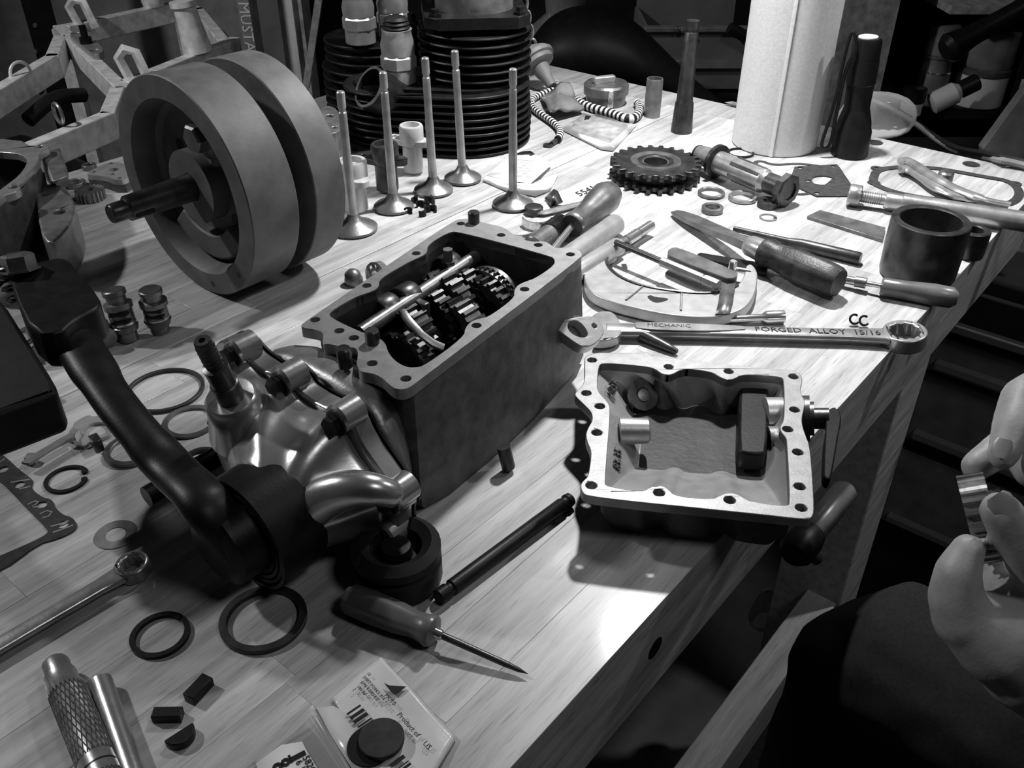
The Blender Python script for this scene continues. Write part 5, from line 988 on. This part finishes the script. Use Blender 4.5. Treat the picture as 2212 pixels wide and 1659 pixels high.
# lower hand: palm, fingers, thumb over the gear
limb(hb, D((2420, 1560, .50, .027), (2310, 1490, .475, .026), (2235, 1420, .465, .030)))
limb(hb, D((2235, 1410, .465, .030), (2150, 1375, .460, .024), (2085, 1335, .458, .0165)))
limb(hb, D((2245, 1380, .465, .028), (2215, 1320, .465, .020)))
limb(hb, D((2085, 1335, .458, .0165), (2064, 1290, .455, .0135), (2070, 1235, .452, .0115), (2090, 1188, .452, .0085)))
limb(hb, D((2170, 1350, .475, .016), (2150, 1290, .485, .0115), (2160, 1240, .490, .0095), (2168, 1215, .490, .0085)))
limb(hb, D((2225, 1340, .48, .016), (2205, 1280, .492, .0115), (2208, 1230, .495, .0092)))
limb(hb, D((2270, 1340, .465, .018), (2265, 1265, .455, .0145), (2215, 1185, .447, .0122), (2162, 1105, .443, .0102)))
# upper hand
limb(hb, D((2520, 800, .56, .027), (2400, 850, .53, .03), (2330, 880, .52, .03)))
limb(hb, D((2330, 860, .52, .024), (2262, 842, .505, .0145), (2212, 862, .495, .0125), (2190, 925, .482, .0112), (2166, 985, .474, .0078)))
limb(hb, D((2330, 920, .52, .02), (2240, 925, .515, .0125), (2180, 958, .508, .0108), (2108, 1008, .500, .0085)))
limb(hb, D((2330, 950, .51, .018), (2260, 985, .495, .011), (2225, 1020, .49, .009)))
# forearms, trunk, neck and head (outside the picture)
el1, el2 = V((.50, .12, T-.02)), V((.60, .50, T+.02)); s1, s2 = V((.72, -.02, T+.30)), V((.76, .38, T+.30))
limb(hb, [(PD(2420, 1560, .50), .027), (el1, .042), (s1, .05)]); limb(hb, [(PD(2520, 800, .56), .027), (el2, .042), (s2, .05)])
ck = V((.75, .18, 0))
limb(hb, [(s1, .055), (ck+Z*(T+.30), .09), (s2, .055)]); limb(hb, [(ck+Z*.62, .14), (ck+Z*.9, .13), (ck+Z*(T+.22), .15), (ck+Z*(T+.34), .07), (ck+Z*(T+.42), .055)])
hc = ck+V((-.03, 0, T+.53)); ball(hb, hc, .1, 20, (.92, .78, 1.15)); ball(hb, hc+V((-.095, 0, -.01)), .016, 10, (1, .7, 1.4)); ball(hb, hc+V((-.07, 0, -.07)), .045, 12, (.9, .9, .7))
for s in (-1, 1): ball(hb, hc+V((.0, s*.078, -.005)), .022, 10, (.8, .4, 1.2)); ball(hb, hc+V((-.085, s*.032, .012)), .014, 10)
kn = PD(1925, 1452, .77); an = V((kn.x-.01, kn.y+.06, .13)); hp = V((.70, .12, .66)); kn2 = V((.70, .66, .66))
for j in ((hp, kn, an), (V((.76, .25, .66)), kn2, V((.68, .72, .13)))): limb(hb, [(j[0], .09), (j[1], .055), (j[1].lerp(j[2], .35), .05), (j[2], .038), (j[2]+V((-.14, .03, -.07)), .03)])
bo = O('body', hb, 'skin', man, merge=False); x = bo.modifiers.new('r', 'REMESH'); x.mode = 'VOXEL'; x.voxel_size = .0028; x.use_smooth_shade = True; x = bo.modifiers.new('s', 'SMOOTH'); x.iterations = 5; x.factor = .5
def cloth(name, parts, m, vox=.006, it=6):
    mb = MB()
    for q in parts: limb(mb, q, 18)
    o = O(name, mb, m, man, merge=False); x = o.modifiers.new('r', 'REMESH'); x.mode = 'VOXEL'; x.voxel_size = vox; x.use_smooth_shade = True; x = o.modifiers.new('s', 'SMOOTH'); x.iterations = it
    tx = bpy.data.textures.new(name, 'CLOUDS'); tx.noise_scale = .07; x = o.modifiers.new('d', 'DISPLACE'); x.texture = tx; x.strength = .012; x.mid_level = .5; return o
cloth('trousers', [[(hp+V((.06, .06, -.02)), .15), (hp, .11), (kn.lerp(hp, .5), .094), (kn, .082), (kn.lerp(an, .15), .076), (kn.lerp(an, .5), .068), (an+Z*.03, .06)], [(hp+V((.06, .06, -.02)), .15), (V((.76, .25, .66)), .11), (kn2, .08), (kn2.lerp(V((.68, .72, .13)), .5), .07), (V((.68, .72, .16)), .06)]], 'jeans')
cloth('shirt', [[(ck+Z*.68, .155), (ck+Z*.9, .145), (ck+Z*(T+.22), .165), (ck+Z*(T+.33), .08)], [(s1, .07), (s1.lerp(el1, .6), .058)], [(s2, .07), (s2.lerp(el2, .6), .058)], [(s1, .068), (ck+Z*(T+.28), .1), (s2, .068)]], 'shirt')
hr = MB(); ball(hr, hc+V((.018, 0, .025)), .104, 20, (.92, .84, 1.05)); O('hair', hr, 'black', man)
for s in (-1, 1): O('shoe', MB().loft([[q+V((x_, y_*w2, z_)) for x_, y_ in ((.05, -1), (.05, 1), (-.12, 1), (-.19, .5), (-.19, -.5), (-.12, -1))] for q, w2, z_ in (((an if s < 0 else V((.68, .72, .13)))+V((0, .0, -.13)), .045, .0), ((an if s < 0 else V((.68, .72, .13)))+V((0, 0, -.13)), .045, .05), ((an if s < 0 else V((.68, .72, .13)))+V((.02, 0, -.13)), .038, .11))]), 'black', man, bev=.01)
def nail(x, y, d, w_, l, ux, uy):
    v = _d(x, y).normalized(); p = PD(x, y, d); up = (PD(x+ux, y+uy, d)-p).normalized(); s = up.cross(v).normalized(); n = 10
    O('fingernail', MB().loft([[p+up*(l*f)+s*(w_*math.sin(g))*wd-v*(w_*(math.cos(g)-1)*.45+.0004) for g in [-1.2+2.4*i/n for i in range(n+1)]] for f, wd in ((-.5, .75), (-.2, 1), (.3, 1), (.5, .7))], cap=False, closed=False), 'nail', bo)
nail(2164, 968, .4655, .0052, .010, -12, 40); nail(2168, 1092, .4335, .0065, .013, -50, -60)
# stool under the person
t = thing('work_stool', V((.75, .18, 0)), 'dark round work stool under the seated person', 'stool')
O('cushion', MB().lathe(V((.77, .17, .43)), Z, [(0, .17), (.02, .18), (.05, .18), (.06, .15), (.06, 0)], 36), 'black', t); O('column', MB().lathe(V((.77, .17, .02)), Z, [(0, .03), (.42, .03)], 20), 'steel_dark', t); O('foot', MB().lathe(V((.77, .17, 0)), Z, [(0, .2), (.02, .19), (.03, .03)], 36), 'iron_black', t)
# the small gear in the fingers
rt3 = Matrix(((1, 0, 0), (0, math.sin(TH), math.cos(TH)), (0, -math.cos(TH), math.sin(TH))))
def camv(r, u, f): return (X*r+V((0, math.sin(TH), math.cos(TH)))*u+V((0, math.cos(TH), -math.sin(TH)))*f).normalized()
ga = camv(.93, .24, -.44); gc = PD(2118, 1118, .478)
hg = thing('hand_gear', gc, 'small bright toothed gear held between thumb and fingers', 'gear')
O('toothed_rim', gear(gc-ga*.0065, ga, .0235, .013, 22, .55, .14), 'steel', hg); O('hub', MB().ring(gc, ga, .007, .0135, -.006, .012, 28), 'steel_dark', hg)
